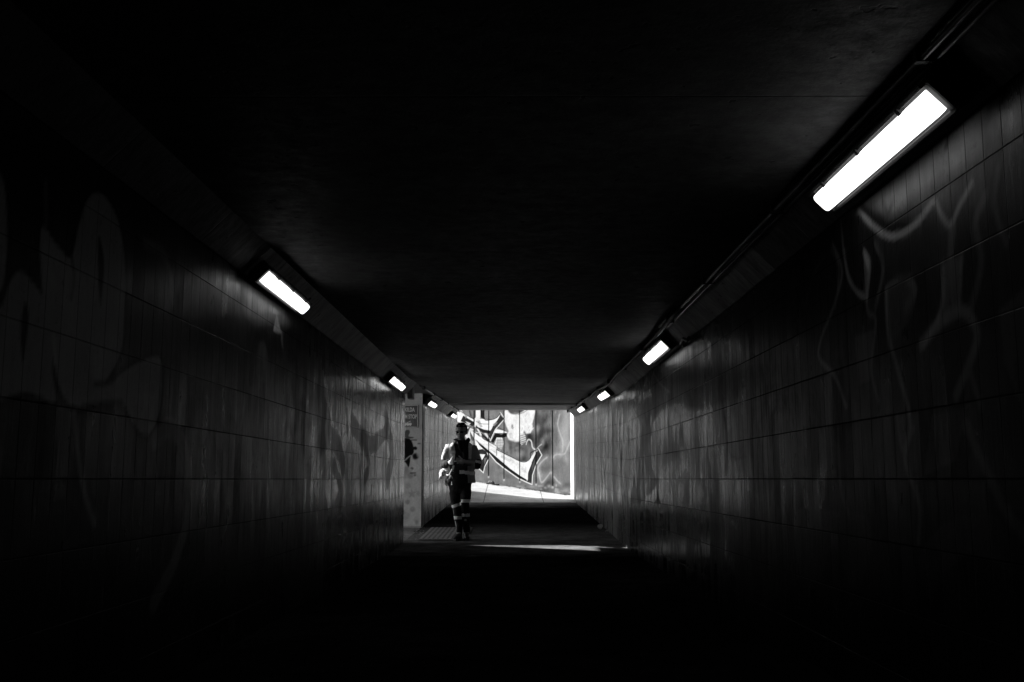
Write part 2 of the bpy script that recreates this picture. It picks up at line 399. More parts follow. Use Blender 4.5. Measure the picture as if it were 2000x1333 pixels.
cr.fill(smooth(r2([(560, 1130), (650, 1000), (760, 965), (860, 980), (920, 1180), (850, 1150), (760, 1110), (680, 1160), (600, 1260)]), closed=True), .08, .7)
for P, wd, v in (([(240, -40), (275, 60), (240, 200), (200, 300), (190, 380), (250, 450), (290, 560)], .022, .26),
                 ([(285, -20), (300, 80), (355, 155), (372, 60), (365, 0)], .016, .25),
                 ([(360, 0), (370, 200), (400, 240), (385, 420), (410, 540)], .02, .16),
                 ([(440, 130), (450, 300), (490, 450), (530, 620), (510, 760), (560, 920), (560, 1060)], .03, .20),
                 ([(570, 330), (640, 250), (720, 205), (770, 260), (770, 340), (700, 520)], .045, .20),
                 ([(750, 420), (790, 560)], .03, .14),
                 ([(735, 630), (830, 830), (890, 960), (960, 1040)], .05, .17),
                 ([(650, 30), (645, 200), (580, 330)], .022, .26), ([(720, 0), (712, 200)], .015, .2),
                 ([(260, 640), (270, 860), (300, 960)], .03, .12), ([(480, 600), (500, 720), (540, 640)], .02, .15)):
    cr.stroke(smooth(r2(P)), wd, v, .9)
cr.fill(smooth(r5([(480, 820), (560, 875), (640, 920), (720, 890), (800, 830), (855, 760), (900, 850), (930, 1000), (900, 1140), (700, 1200), (600, 1130), (560, 1000), (500, 900)]), closed=True), .03, .55)
cr.stroke(smooth(r5([(490, 812), (560, 875), (640, 922), (720, 885), (790, 830)])), .035, .012, 1)
cr.stroke(smooth(r5([(472, 828), (540, 905), (620, 962), (690, 955), (780, 890), (860, 785), (905, 860), (950, 905), (1000, 800), (1060, 690)])), .02, .26, 1)
cr.stroke(smooth(r5([(380, 880), (390, 1000), (410, 1150), (450, 1240), (515, 1285)])), .014, .30, 1)
cr.stroke(smooth(r5([(500, 1045), (530, 1110), (515, 1290)])), .014, .28, 1)
cr.fill(r5([(492, 1045), (530, 1095), (520, 1150)]), .3, .9)
cr.stroke(smooth(r5([(330, 1040), (370, 1130), (350, 1333)])), .012, .22, .9)
cr.stroke(smooth(r5([(300, 1060), (240, 1160), (190, 1333)])), .015, .12, .8)
cr.fill(smooth(r5([(360, 870), (470, 790), (700, 640), (900, 480), (1030, 350), (1120, 280), (1130, 480), (1040, 590), (860, 690), (740, 770), (640, 860), (560, 800), (480, 830)]), closed=True), .15, .85, .05)
cr.stroke(r5([(940, 430), (925, 500)]), .02, .008); cr.stroke(smooth(r5([(600, 790), (625, 840), (650, 790)])), .03, .02, .8, .03)
cr.stroke(smooth(r5([(490, 812), (560, 875), (640, 922), (720, 885), (790, 830)])), .035, .008, 1)
cr.stroke(smooth(r5([(472, 828), (540, 905), (620, 962), (690, 955), (780, 890), (860, 785)])), .02, .26, 1)
# dark sprayed shapes further along
cr.fill(smooth(r6([(560, 150), (740, 120), (1000, 250), (900, 400), (640, 480), (520, 450), (430, 520), (405, 620), (410, 780), (430, 880), (330, 970), (335, 830), (350, 600), (330, 480), (400, 400), (420, 280)]), closed=True), .025, .8, .05)
cr.blob(r6([(530, 700)])[0], .75, .16, .03, .8)
cr.blob(r6([(880, 700)])[0], .35, .09, .03, .7)
cr.fill(r6([(318, 800), (335, 968), (296, 968)]), .24, .9, .03)
cr.fill(r6([(440, 905), (455, 970), (425, 972)]), .22, .9, .02)
cr.fill(smooth(r6([(540, 850), (600, 800), (610, 960), (545, 970)]), closed=True), .17, .6, .05)
cr.stroke(smooth(r6([(415, 290), (450, 345), (500, 390)])), .02, .2, .9)
cr.stroke(smooth(r6([(780, 480), (800, 640), (790, 800)])), .08, .02, .7, .06)
cr.stroke(smooth(r6([(930, 560), (960, 760), (930, 960)])), .04, .02, .7, .04)
cr.stroke(smooth(r6([(820, 720), (860, 735), (900, 720)])), .015, .008, .9)
def wallR(X): return lambda u, v: np.stack([np.full(u.shape, X), u, v + rzv(u) * 1.0], -1)
rw = empty('tiled_wall', (B, 0, 0)); tag(rw, 'long right-hand tiled underpass wall with faint graffiti loops below the big lamp', 'wall')
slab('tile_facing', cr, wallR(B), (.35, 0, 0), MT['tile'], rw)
# behind the camera
bm = bmesh.new(); box(bm, B, B + .35, Y0, 1.999, 0, WT); bobj('wall_end_section', bm, MT['tile_plain'], rw)
# far part, up the ramp, then the sunlit outdoor end
cf = Canvas(KN + .002, END, 0.0, WT, .03)
for i in range(16):
    y = rng.uniform(KN, END); z = rng.uniform(.9, 2.0)
    cf.stroke(smooth([(y, z), (y + rng.uniform(-.3, .3), z - .3), (y + rng.uniform(-.4, .4), z - rng.uniform(.5, .9))]), rng.uniform(.05, .25), rng.choice([.02, .03, .05]), .7, .06)
cf.stroke([(15.3, 2.1), (15.35, 0.2)], .5, .24, .7, .1); cf.stroke([(16.1, 2.1), (16.1, .0)], .06, .01, .8, .04)
cf.stroke([(19.3, 2.1), (19.2, .5)], .2, .02, .7, .1)
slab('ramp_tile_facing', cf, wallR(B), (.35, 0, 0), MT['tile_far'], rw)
def hsect(side, y0, y1, name, parent, mat=None):
    """the 45 degree haunch between wall and ceiling"""
    bm = bmesh.new(); k = CH - WT; X = B if side > 0 else -A; ys = [y0] + ([KN] if y0 < KN < y1 else []) + [y1]
    prev = None
    for y in ys:
        z = rz_(y); L = [(X - side * .012, WT + z - .0), (X - side * (k + .012), CH + z + .0), (X + side * .35, CH + z), (X + side * .35, WT + z)]
        r_ = [bm.verts.new((a, y, b)) for a, b in L]
        if prev:
            for i in range(4): bm.faces.new((prev[i], prev[(i + 1) % 4], r_[(i + 1) % 4], r_[i]))
        else: bm.faces.new(r_)
        prev = r_
    bm.faces.new(prev[::-1])
    return bobj(name, bm, mat or MT['haunch'], parent)
hsect(1, Y0, 5.6, 'haunch', rw, MT['haunch_dark']); hsect(1, 5.602, END, 'haunch', rw)
oe = empty('retaining_wall', (B, END, rz_(END))); tag(oe, 'bright sunlit white concrete return wall just outside the far exit, right side', 'wall')
bm = bmesh.new(); box(bm, B + .01, B + .4, END + .003, 27.52, .2, 4.6, .01); bobj('wall_face', bm, MT['outer'], oe)
bm = bmesh.new(); box(bm, B - .04, B + .45, END + .003, 27.5, 4.603, 4.7, .015); bobj('coping', bm, MT['outer'], oe)

# ---- left wall, near part
cl = Canvas(2.0, OP0, 0.0, WT + .05, .014)
l8 = lambda p: zpts(p, 1.481, 0, 300, -A); l7 = lambda p: zpts(p, 3.333, 460, 440, -A); l3 = lambda p: zpts(p, 3.333, 400, 700, -A)
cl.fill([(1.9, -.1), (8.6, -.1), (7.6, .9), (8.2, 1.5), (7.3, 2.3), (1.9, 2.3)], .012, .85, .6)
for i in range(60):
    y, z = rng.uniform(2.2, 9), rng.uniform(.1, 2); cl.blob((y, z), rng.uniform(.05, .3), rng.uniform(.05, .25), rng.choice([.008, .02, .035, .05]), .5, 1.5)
Ab = [(120, 215), (165, 265), (205, 300), (228, 210), (250, 140), (278, 115), (310, 132), (340, 190), (360, 300), (360, 450), (348, 580), (300, 668), (335, 650), (385, 615), (440, 590), (465, 600), (468, 680), (458, 760), (430, 812), (400, 800), (375, 755), (350, 722), (270, 735), (200, 722), (165, 650), (150, 560), (122, 400)]
Bb = [(-40, 500), (5, 440), (30, 370), (60, 340), (100, 380), (135, 440), (150, 530), (152, 640), (160, 720), (80, 690), (0, 710), (-60, 700)]
Cb = [(-60, 40), (0, 60), (18, 150), (18, 300), (0, 400), (-60, 420)]
for P in (Ab, Bb, Cb):
    q = smooth(l8(P), closed=True); cl.stroke(np.vstack([q, q[:1]]), .05, .006, 1); 
for P in (Ab, Bb, Cb): cl.fill(smooth(l8(P), closed=True), .30, .95)
cl.fill(smooth(l8([(285, 240), (300, 300), (298, 380), (290, 440), (284, 360)]), closed=True), .006)
cl.fill(smooth(l8([(72, 430), (82, 470), (76, 540), (65, 600), (60, 510)]), closed=True), .006)
cl.stroke(smooth(l8([(208, 300), (214, 360), (206, 420)])), .012, .01)
cl.stroke(smooth(l8([(240, 738), (300, 728), (350, 725)])), .035, .006); cl.stroke(smooth(l8([(275, 668), (330, 655), (345, 600)])), .02, .006)
cl.stroke(smooth(l8([(420, 258), (465, 280), (490, 340), (500, 430)])), .05, .13, .9)
cl.stroke(smooth(l8([(215, 755), (225, 860), (245, 980), (272, 1070)])), .035, .22, .85)
cl.stroke(smooth(l8([(450, 825), (490, 795), (530, 840), (545, 930), (540, 1060), (505, 1180), (445, 1300)])), .09, .20, .85, .03)
cl.stroke(l8([(155, 530), (160, 600)]), .02, .5, .8); cl.stroke(l8([(132, 80), (134, 200)]), .02, .14, .8)
cl.fill(smooth(l7([(20, 360), (130, 400), (230, 460), (340, 540), (440, 610), (420, 690), (340, 660), (240, 640), (120, 640), (40, 520)]), closed=True), .13, .8, .06)
cl.fill(l7([(268, 575), (245, 690), (300, 710)]), .30, .9); cl.stroke(l7([(300, 700), (306, 800)]), .03, .2, .8)
cl.stroke(smooth(l7([(100, 1000), (125, 780), (165, 715), (212, 760), (228, 860), (240, 775), (275, 780), (300, 840), (310, 980)])), .10, .008, .95)
cl.stroke(smooth(l7([(330, 1000), (335, 880), (375, 850), (400, 960)])), .10, .01, .9)
cl.fill(smooth(l7([(140, 1000), (150, 800), (170, 760), (200, 800), (215, 1000)]), closed=True), .07, .8)
for P, wd in (([(755, 190), (765, 330), (800, 440), (760, 520)], .30), ([(800, 500), (860, 560), (900, 700)], .22), ([(1010, 520), (1050, 600), (1070, 700), (1040, 790)], .14),
              ([(960, 430), (1080, 560), (1190, 470)], .2), ([(1180, 420), (1220, 620), (1190, 780)], .3), ([(840, 700), (890, 850), (880, 960)], .14)):
    cl.stroke(smooth(l3(P)), wd, .014, .85, .05)
for P in ([(835, 350), (850, 420)], [(790, 450), (800, 560)], [(925, 360), (930, 470)], [(1010, 700), (1015, 860)]): cl.stroke(l3(P), .10, .2, .7, .05)
for i in range(26):
    y = rng.uniform(7.5, 14.3); z = rng.uniform(.5, 1.5); cl.stroke([(y, z), (y, z - rng.uniform(.15, .5))], rng.uniform(.02, .05), rng.choice([.15, .2, .25]), rng.uniform(.3, .7), .03)
def wallL(X): return lambda u, v: np.stack([np.full(u.shape, X), u, v + rzv(u) * 1.0], -1)
lw = empty('tiled_wall', (-A, 0, 0)); tag(lw, 'long left-hand tiled underpass wall with big bubble graffiti, ending at the side opening', 'wall')
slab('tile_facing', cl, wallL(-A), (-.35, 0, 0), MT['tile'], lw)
bm = bmesh.new(); box(bm, -A - .35, -A, Y0, 1.999, 0, WT); bobj('wall_end_section', bm, MT['tile_plain'], lw)
hsect(-1, Y0, 5.7, 'haunch', lw, MT['haunch_dark']); hsect(-1, 5.702, OP0, 'haunch', lw)

# ---- left wall, far part
c2 = Canvas(OP1 + .354, 27.4, 0.0, WT, .03)
c2.stroke([(17.55, 2.3), (17.55, 0)], .05, .02)
for y, wv, vv in ((18.6, .25, .05), (19.6, .35, .26), (20.6, .2, .06), (21.8, .5, .26), (23.4, .5, .24), (24.4, .2, .05)): c2.stroke([(y, 2.2), (y + .1, .3)], wv, vv, .6, .12)
c2.stroke([(18.2, .95), (19.6, .93)], .02, .02); c2.blob((18.35, .84), .05, .03, .01, 1, 3); c2.blob((18.6, .84), .05, .03, .01, 1, 3)
lf = empty('tiled_wall', (-A, OP1, rz_(OP1))); tag(lf, 'short tiled wall beyond the side opening, behind the walking worker', 'wall')
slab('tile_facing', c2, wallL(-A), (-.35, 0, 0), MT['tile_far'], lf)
hsect(-1, OP1 + .36, END, 'haunch', lf)
bm = bmesh.new(); box(bm, -A - .349, -A - .001, END + .004, 27.398, WT + .35, 4.6); bobj('parapet', bm, MT['outer'], lf)

# ---- wall with the tram sign, on the far side of the side passage, facing us
PX1 = -9.5; HW = 3.62
cs = Canvas(-2.9, -A, -.1, HW, .012, .52, 1)
def sgn(pts, sx=3.92, ox=760, oy=740):
    out = []
    for p in pts:
        q = on_plane(ox + p[0] / sx, oy + p[1] / sx, (0, OP1, 0), (0, 1, 0)); out.append((q[0], q[2]))
    return out
PS = 1944 / 17.08 / 1.0 * 3.92   # zoomed px per metre
for P, wd, v in (([(122, 455), (160, 462), (182, 500), (190, 560), (165, 600), (160, 640), (148, 680), (120, 640), (60, 620), (40, 520), (80, 450)], 0, .012),
                 ([(122, 400), (150, 392), (160, 410), (150, 440), (185, 447), (180, 458), (122, 452)], 0, .10)):
    cs.fill(smooth(sgn(P), closed=True), v, 1)
for c, r_, v in (((200, 532), 15, .012), ((201, 595), 27, .012), ((180, 722), 0, .02), ((175, 690), 14, .16), ((145, 820), 22, .40), ((140, 945), 19, .30), ((180, 1000), 22, .34), ((130, 1050), 30, .42), ((210, 1080), 24, .42), ((160, 740), 26, .32), ((130, 700), 30, .34), ((197, 740), 10, .2), ((60, 800), 50, .2), ((20, 560), 80, .02), ((-60, 900), 60, .2)):
    if r_: cs.blob(sgn([c])[0], r_ / 450, r_ / 450, v, 1, 3)
for P, wd in (([(172, 470), (210, 470)], 8), ([(165, 722), (200, 722)], 9), ([(222, 497), (236, 497)], 8), ([(180, 530), (205, 535)], 18)):
    cs.stroke(sgn(P), wd / 450, .015)
cs.stroke(smooth(sgn([(122, 625), (165, 590), (180, 620), (200, 660), (190, 700), (150, 690)])), .012, .6, .9)
cs.stroke(smooth(sgn([(190, 650), (215, 660), (228, 690), (200, 705)])), .010, .65, .8)
cs.fill(sgn([(148, 870), (165, 868), (172, 845), (182, 866), (210, 865), (190, 885), (198, 915), (175, 898), (150, 915), (158, 888)]), .36, .9)
for i in range(14):
    x, z = rng.uniform(-2.8, -1.65), rng.uniform(.2, 2.2); cs.blob((x, z), .03, .04, rng.choice([.2, .3, .5]), .6, 2)
cs.stroke([(-3, .13), (-1.5, .13)], .02, .05, .6)
sw = empty('painted_wall', (-2, OP1, 0)); tag(sw, 'pale paint-splattered wall face at the side opening, under the small grey sign', 'wall')
slab('wall_face', cs, lambda u, v: np.stack([u, np.full(u.shape, OP1), v], -1), (0, .35, 0), MT['splat'], sw)
bm = bmesh.new(); box(bm, PX1, -2.902, OP1, OP1 + .35, -.1, HW); bobj('wall_extension', bm, MT['outer'], sw)
bm = bmesh.new(); box(bm, -A + .001, -A + .012, OP1 + .02, OP1 + .352, .0, WT + .30, .004); bobj('dark_end_strip', bm, MT['metal'], sw)  # dark plate added over the wall end, giving the dark corner strip
# near side wall of the passage
pw = empty('passage_wall', (-2, OP0, 0)); tag(pw, 'rendered wall of the side passage, hidden behind the left tiled wall end', 'wall')
bm = bmesh.new(); box(bm, PX1, -A - .352, OP0 - .35, OP0, -.1, 2.9); bobj('wall_face', bm, MT['outer'], pw)
bm = bmesh.new(); box(bm, PX1, -A - .36, OP0 - .38, OP0 + .03, 2.903, 2.98, .01); bobj('coping', bm, MT['outer'], pw)

# ---- ceiling (structure) : near flat slab, ramp slab, dark expansion recess, exit slab, passage roof with outer edge cut to shape the sunlight
def prism(bm, poly, zb, zt):
    lo = [bm.verts.new((x, y, zb + rz_(y))) for x, y in poly]; hi = [bm.verts.new((x, y, zt + rz_(y))) for x, y in poly]
    bm.faces.new(lo[::-1]); bm.faces.new(hi); n = len(poly)
    for i in range(n): bm.faces.new((lo[i], lo[(i + 1) % n], hi[(i + 1) % n], hi[i]))
bm = bmesh.new(); xl, xr = -A - .35, B + .35
for a, b, zb in ((Y0, KN, CH), (KN, 20.6, CH), (20.6, 22.0, CH + .22)):
    prism(bm, [(xl, a), (xr, a), (xr, b), (xl, b)], zb, CH + .8)
prism(bm, [(-3.65, OP0 - .02), (xl, OP0 - .02), (xl, OP1 - .003), (-3.65, OP1 - .003), (-3.65, 16.05), (-2.62, 15.62), (-2.62, 15.47), (-3.1, 15.67), (-3.1, 15.54), (-3.65, 15.77)], CH + .001, CH + .6)  # edge notched along the sun's path: lights the worker, trims the floor streak
tag(bobj('ceiling', bm, MT['ceiling']), kind='structure')
bm = bmesh.new(); prism(bm, [(xl, 22.0), (xr, 22.0), (xr, END), (xl, END)], CH + .015, CH + .8)
tag(bobj('ceiling', bm, MT['soffit']), kind='structure')
bm = bmesh.new(); box(bm, xl, xr, Y0 - .3, Y0, -.1, CH + .8)
ew = bobj('added_end_wall', bm, MT['tile_plain']); tag(ew, 'unseen dark wall added behind the viewer to shut light out of the underpass', 'wall')  # added cap that keeps the tunnel dark behind the camera

# ---- floors
def gridmesh(name, xs, ys, zf, mat):
    X, Y = np.meshgrid(xs, ys); Z = np.vectorize(zf)(X, Y); nv, nu = X.shape; idx = np.arange(nu * nv).reshape(nv, nu)
    Fc = np.stack([idx[:-1, :-1], idx[:-1, 1:], idx[1:, 1:], idx[1:, :-1]], -1).reshape(-1, 4)
    me = bpy.data.meshes.new(name); me.from_pydata(np.stack([X.ravel(), Y.ravel(), Z.ravel()], -1).tolist(), [], Fc.tolist()); me.update()
    return link(name, me, mat)
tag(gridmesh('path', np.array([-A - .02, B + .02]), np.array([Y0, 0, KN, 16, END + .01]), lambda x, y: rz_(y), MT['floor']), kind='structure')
tag(gridmesh('pavement', np.array([PX1, -1.60]), np.array([OP0 - .02, OP1 + .02]), lambda x, y: rz_(y) + .004, MT['grey_pave']), kind='structure')
MU = np.array([-math.cos(R(43)), math.sin(R(43))]); MP = np.array([1.52, 27.56]); MNn = np.array([-MU[1], MU[0]])
def gz(x, y):
    s_ = (x - MP[0]) * MU[0] + (y - MP[1]) * MU[1]
    t = min(max((y - 24.8) / 2.5, 0), 1)
    return min(rz_(y), .03 * 20) + .055 * t + .079 * min(max(s_, 0), 14) * min(max((y - 24.9) / 1.5, 0), 1)
xs = np.concatenate([[-60, -30, -16], np.linspace(-10, 4, 57), [12, 30, 60]]); ys = np.concatenate([[END + .012], np.linspace(END + .1, 36, 50), [45, 60, 100]])
tag(gridmesh('ground', xs, ys, gz, MT['pave']), kind='structure')

# ---- tactile strip at the side opening
tp = empty('tactile_paving', (-1.06, 15.9, rz_(15.9))); tag(tp, 'ribbed tactile paving strip on the floor at the side opening by the worker', 'paving')
bm = bmesh.new(); prism(bm, [(-1.42, 14.72), (-.72, 14.72), (-.72, 16.98), (-1.42, 16.98)], .008, .014); bobj('base_slab', bm, MT['grey_pave'], tp)
bm = bmesh.new()
for i in range(10):
    x = -1.385 + i * .07
    for a, b in ((14.76, 15.84), (15.88, 16.94)): prism(bm, [(x - .017, a), (x + .017, a), (x + .017, b), (x - .017, b)], .013, .021)
bobj('raised_bars', bm, MT['tactile'], tp)

# ------------------------------------------------------------------ the mural outside
cm = Canvas(-.02, 5.3, .2, 4.2, .0125, .27, 1)
def mz(pts, sx=6.058, ox=880, oy=780):
    out = []
    for p in pts:
        q = on_plane(ox + p[0] / sx, oy + p[1] / sx, (MP[0], MP[1], 0), (MNn[0], MNn[1], 0)); out.append(((q[:2] - MP) @ MU, q[2]))
    return out
mk = 1 / 6.058 / 1944 * 29 * 1.02      # metres per zoomed pixel, roughly
def mf(P, v, al=1, soft=None, sm=False): cm.fill(smooth(mz(P), closed=True) if sm else mz(P), v, al, soft)
def ms(P, wd, v, al=1, soft=None, sm=True): cm.stroke(smooth(mz(P)) if sm else mz(P), wd * mk, v, al, soft)
def mb(c, rx, ry, v, al=1, hard=1): cm.blob(mz([c])[0], rx * mk * 1.1, ry * mk, v, al, hard)
# airbrushed background
for i in range(110):
    x, y = rng.uniform(60, 1420), rng.uniform(-200, 1100); mb((x, y), rng.uniform(25, 80), rng.uniform(25, 80), rng.choice([.10, .16, .36, .46]), rng.uniform(.3, .6))
for c in ((1370, 300, 60, 260), (1330, 480, 50, 120)): mb(c[:2], c[2], c[3], .55, .6)
for i in range(110):   # fur-like short dashes
    x, y = rng.uniform(1000, 1300), rng.uniform(-60, 520); ms([(x, y), (x + rng.uniform(-12, 12), y + rng.uniform(20, 60))], rng.uniform(4, 9), rng.choice([.05, .12, .4, .55]), rng.uniform(.2, .55), .02, False)
for c in ((1100, 500, 90, 110, .02, .9), (1060, 420, 60, 180, .04, .7), (1030, 250, 40, 200, .07, .6), (1150, 280, 60, 260, .14, .5), (1120, 560, 50, 40, .01, .8), (930, 440, 60, 60, .02, .9), (960, 500, 50, 60, .03, .8), (860, 700, 50, 50, .03, .8), (900, 600, 80, 60, .10, .6), (1380, 1010, 60, 30, .08, .6), (1250, 380, 60, 200, .16, .4)): mb(c[:2], c[2], c[3], c[4], c[5])
for i in range(40):   # fur-like short dashes
    x, y = rng.uniform(1000, 1300), rng.uniform(-60, 520); ms([(x, y), (x + rng.uniform(-12, 12), y + rng.uniform(20, 60))], rng.uniform(4, 9), rng.choice([.02, .05, .3]), rng.uniform(.2, .55), .02, False)
mb((700, 640), 90, 70, .3, .6); mb((820, 640), 60, 60, .5, .5); mb((760, 560), 60, 40, .12, .5)
# soft lightning
for P in ([(1215, 690), (1250, 655), (1340, 650), (1375, 600), (1410, 510)], [(1040, 880), (1035, 810), (1070, 750), (1140, 690)], [(1045, 870), (1080, 985), (1180, 870), (1190, 880)], [(1225, 920), (1260, 965), (1300, 1000)], [(1290, 180), (1268, 300), (1300, 420), (1328, 500), (1325, 620)], [(1240, 1110), (1250, 1020)]):
    ms(P, 60, .45, .35, .09); ms(P, 12, .66, .7, .05)
# white face and beard, hand
mf([(640, 60), (1010, 60), (1000, 150), (985, 220), (965, 290), (975, 350), (945, 400), (895, 408), (870, 370), (850, 440), (820, 505), (760, 505), (690, 480), (665, 430), (690, 380), (665, 330), (640, 260)], .82, 1, .05)
for i in range(60):
    x, y = rng.uniform(850, 985), rng.uniform(140, 390); ms([(x, y), (x - rng.uniform(0, 22), y + rng.uniform(15, 45))], rng.uniform(3, 7), rng.choice([.35, .5, .9]), rng.uniform(.3, .7), .015, False)
mf([(685, 120), (800, 120), (870, 130), (820, 165), (750, 180), (700, 165)], .06, .9, .05, True)
mb((770, 165), 35, 14, .3, .8); ms([(800, 180), (860, 160), (910, 130)], 10, .25, .8)
mb((730, 320), 14, 24, .3, .9, 2); ms([(722, 340), (735, 350), (748, 335)], 6, .15, .8)
mf([(825, 405), (880, 410), (892, 470), (888, 515), (840, 545), (822, 520)], .7, 1, .02)
for y in (430, 455, 480, 505, 528): ms([(826, y + 6), (855, y - 4), (888, y - 14)], 6, .08, .9)
# lettering : white fills
W = .84
mf([(105, 100), (150, 160), (275, 240), (300, 215), (300, 60), (350, 60), (355, 215), (300, 290), (295, 330), (190, 300), (60, 260), (60, 180)], W)
mf([(300, 250), (345, 230), (460, 250), (550, 222), (588, 172), (560, 250), (470, 372), (400, 362), (330, 338), (290, 290)], W)
mf([(525, 352), (600, 368), (660, 380), (672, 400), (600, 402), (540, 400), (510, 395)], W)
mf([(190, 330), (225, 355), (290, 400), (400, 480), (540, 552), (550, 595), (640, 642), (740, 692), (830, 737), (900, 737), (950, 692), (990, 622), (1032, 602), (965, 750), (915, 870), (912, 960), (820, 905), (700, 820), (560, 700), (430, 590), (290, 480), (240, 430), (180, 420)], W)
mf([(285, 480), (400, 580), (440, 640), (440, 700), (380, 620), (320, 600), (300, 560)], W)
mf([(545, 455), (610, 458), (632, 520), (600, 600), (560, 570), (520, 545)], .6, .9)
mf([(100, 300), (200, 330), (280, 360), (240, 400), (230, 520), (160, 420)], .7)
# greys and darks
mf([(410, 130), (535, 120), (545, 195), (470, 232), (410, 228)], .3)
mf([(150, 195), (280, 272), (268, 325), (118, 262)], .05)
mf([(296, 318), (400, 362), (472, 372), (476, 412), (380, 396), (305, 345)], .05)
mf([(590, 190), (632, 236), (560, 332), (510, 400), (472, 480), (452, 440), (500, 320), (545, 260)], .07)
mf([(530, 402), (600, 404), (664, 400), (668, 442), (600, 462), (545, 452), (505, 522), (478, 500)], .03)
mf([(300, 478), (430, 590), (560, 700), (700, 820), (820, 905), (912, 960), (960, 1000), (900, 982), (800, 930), (640, 818), (540, 738), (440, 640), (340, 545)], .04)
mf([(1012, 630), (1040, 600), (1074, 660), (1012, 762), (966, 900), (958, 992), (918, 965), (916, 880), (952, 768)], .07)
mf([(322, 600), (380, 590), (425, 622), (452, 700), (410, 790), (386, 862), (320, 820), (340, 700)], .06)
mf([(345, 650), (410, 655), (372, 722)], .8)
mf([(330, 372), (440, 470), (380, 452)], .06); mf([(372, 402), (482, 505), (430, 500)], .05); mf([(190, 360), (270, 300), (230, 340), (200, 420)], .12)
mf([(230, 380), (280, 470), (262, 500), (232, 440)], .15); mf([(355, 110), (398, 110), (400, 236), (352, 214)], .04); mf([(235, 60), (270, 60), (285, 200), (262, 215)], .25)
# shards, shading and overspray that break the plain fills
for P, v in (([(160, 175), (200, 205), (180, 235)], .3), ([(215, 130), (232, 130), (246, 205), (230, 200)], .10), ([(318, 262), (345, 250), (380, 330), (350, 335)], .45), ([(250, 372), (300, 372), (345, 425), (330, 432)], .3),
             ([(305, 345), (330, 352), (372, 430), (355, 430)], .85), ([(395, 405), (420, 402), (468, 470), (450, 472)], .8), ([(500, 300), (540, 268), (556, 282), (518, 322)], .3), ([(560, 405), (640, 404), (600, 424)], .2),
             ([(430, 505), (500, 545), (520, 580), (450, 540)], .55), ([(600, 660), (720, 725), (700, 742), (590, 690)], .6), ([(840, 790), (900, 800), (905, 880), (850, 860)], .65), ([(175, 262), (240, 285), (215, 310)], .7),
             ([(960, 800), (985, 740), (1000, 700), (990, 780), (965, 860)], .16), ([(395, 700), (430, 690), (400, 780)], .25), ([(690, 405), (730, 395), (740, 470), (700, 462)], .6)):
    mf(P, v, .85, .02)
for i in range(70):
    t_ = rng.uniform(0, 1); x = 300 + 560 * t_; y = 500 + 340 * t_ - rng.uniform(0, 70); ms([(x, y), (x + 50, y + 32)], rng.uniform(3, 7), rng.choice([.45, .6, .95]), .5, .015, False)
for i in range(26):
    x, y = rng.uniform(640, 1000), rng.uniform(500, 640); mb((x, y), rng.uniform(12, 40), rng.uniform(12, 40), rng.choice([.04, .08, .45]), .35)
for i in range(30):
    x, y = rng.uniform(1020, 1200), rng.uniform(60, 620); mb((x, y), rng.uniform(15, 45), rng.uniform(20, 60), rng.choice([.03, .06, .40]), .4)
# outlines
for P in ([(300, 790), (388, 872), (404, 800), (452, 706)], [(452, 640), (540, 745), (640, 824), (800, 937), (965, 1012)], [(965, 1004), (970, 900), (1012, 772), (1080, 662), (1040, 588)], [(525, 535), (550, 462), (605, 462), (612, 482)], [(905, 960), (912, 860), (955, 760)], [(470, 490), (530, 360), (640, 232), (590, 160)]):
    ms(P, 11, .86, 1, None, False)
ms([(545, 598), (640, 645), (740, 695), (830, 738), (900, 738), (948, 690), (945, 640), (1000, 608), (1035, 598)], 9, .02)
ms([(545, 592), (545, 665)], 8, .03, sm=False)
ms([(400, 60), (400, 232), (470, 246), (545, 220), (590, 165)], 8, .02); ms([(300, 262), (360, 290), (450, 296)], 5, .1)
ms([(290, 395), (400, 478), (535, 550)], 6, .03); ms([(310, 400), (420, 480)], 5, .1)
ms([(555, 330), (660, 385)], 6, .05); ms([(345, 420), (385, 490)], 8, .8); ms([(300, 395), (360, 400)], 8, .7)
for y in (490, 520, 555, 580): ms([(540, y), (630, y - 8)], 5, .3, .8)
for x in (560, 590, 615): ms([(x, 465), (x - 5, 600)], 5, .3, .8)
ms([(1010, 600), (970, 572), (955, 500), (925, 478), (905, 500), (895, 535)], 17, .62); ms([(1010, 604), (1045, 560), (1075, 535)], 14, .55, .9, .03)
ms([(100, 130), (190, 190), (280, 240)], 9, .05)
# panel joints
for x, y in ((275, 905), (450, 910), (632, 945), (818, 968), (1012, 998), (1210, 1030)):
    s_, z_ = mz([(x, y)])[0]; cm.stroke([(s_, z_), (s_, 4.3)], .034, .002); cm.blob((s_, z_ - .03), .035, .03, .7, .8)
    if x == 275: cm.stroke([(s_, 2.2), (s_, 4.3)], .05, .01, .8)
for i in range(60): cm.blob((rng.uniform(0, 5.2), rng.uniform(.45, .75)), rng.uniform(.03, .12), rng.uniform(.02, .05), rng.choice([.1, .5, .6]), .5)
ml = empty('mural_wall', (MP[0], MP[1], gz(*MP))); tag(ml, 'outdoor wall covered by the large graffiti mural, seen through the far exit', 'wall')
slab('painted_face', cm, lambda u, v: np.stack([MP[0] + u * MU[0], MP[1] + u * MU[1], v], -1), (-MNn[0] * .3, -MNn[1] * .3, 0), MT['mural'], ml)
bm = bmesh.new(); g = [(5.302, 0), (14, 0), (14, -.3), (5.302, -.3)]
q = [(MP[0] + MU[0] * a + MNn[0] * b, MP[1] + MU[1] * a + MNn[1] * b) for a, b in g]
lo = [bm.verts.new((x, y, .2)) for x, y in q]; hi = [bm.verts.new((x, y, 4.2)) for x, y in q]; bm.faces.new(lo); bm.faces.new(hi)
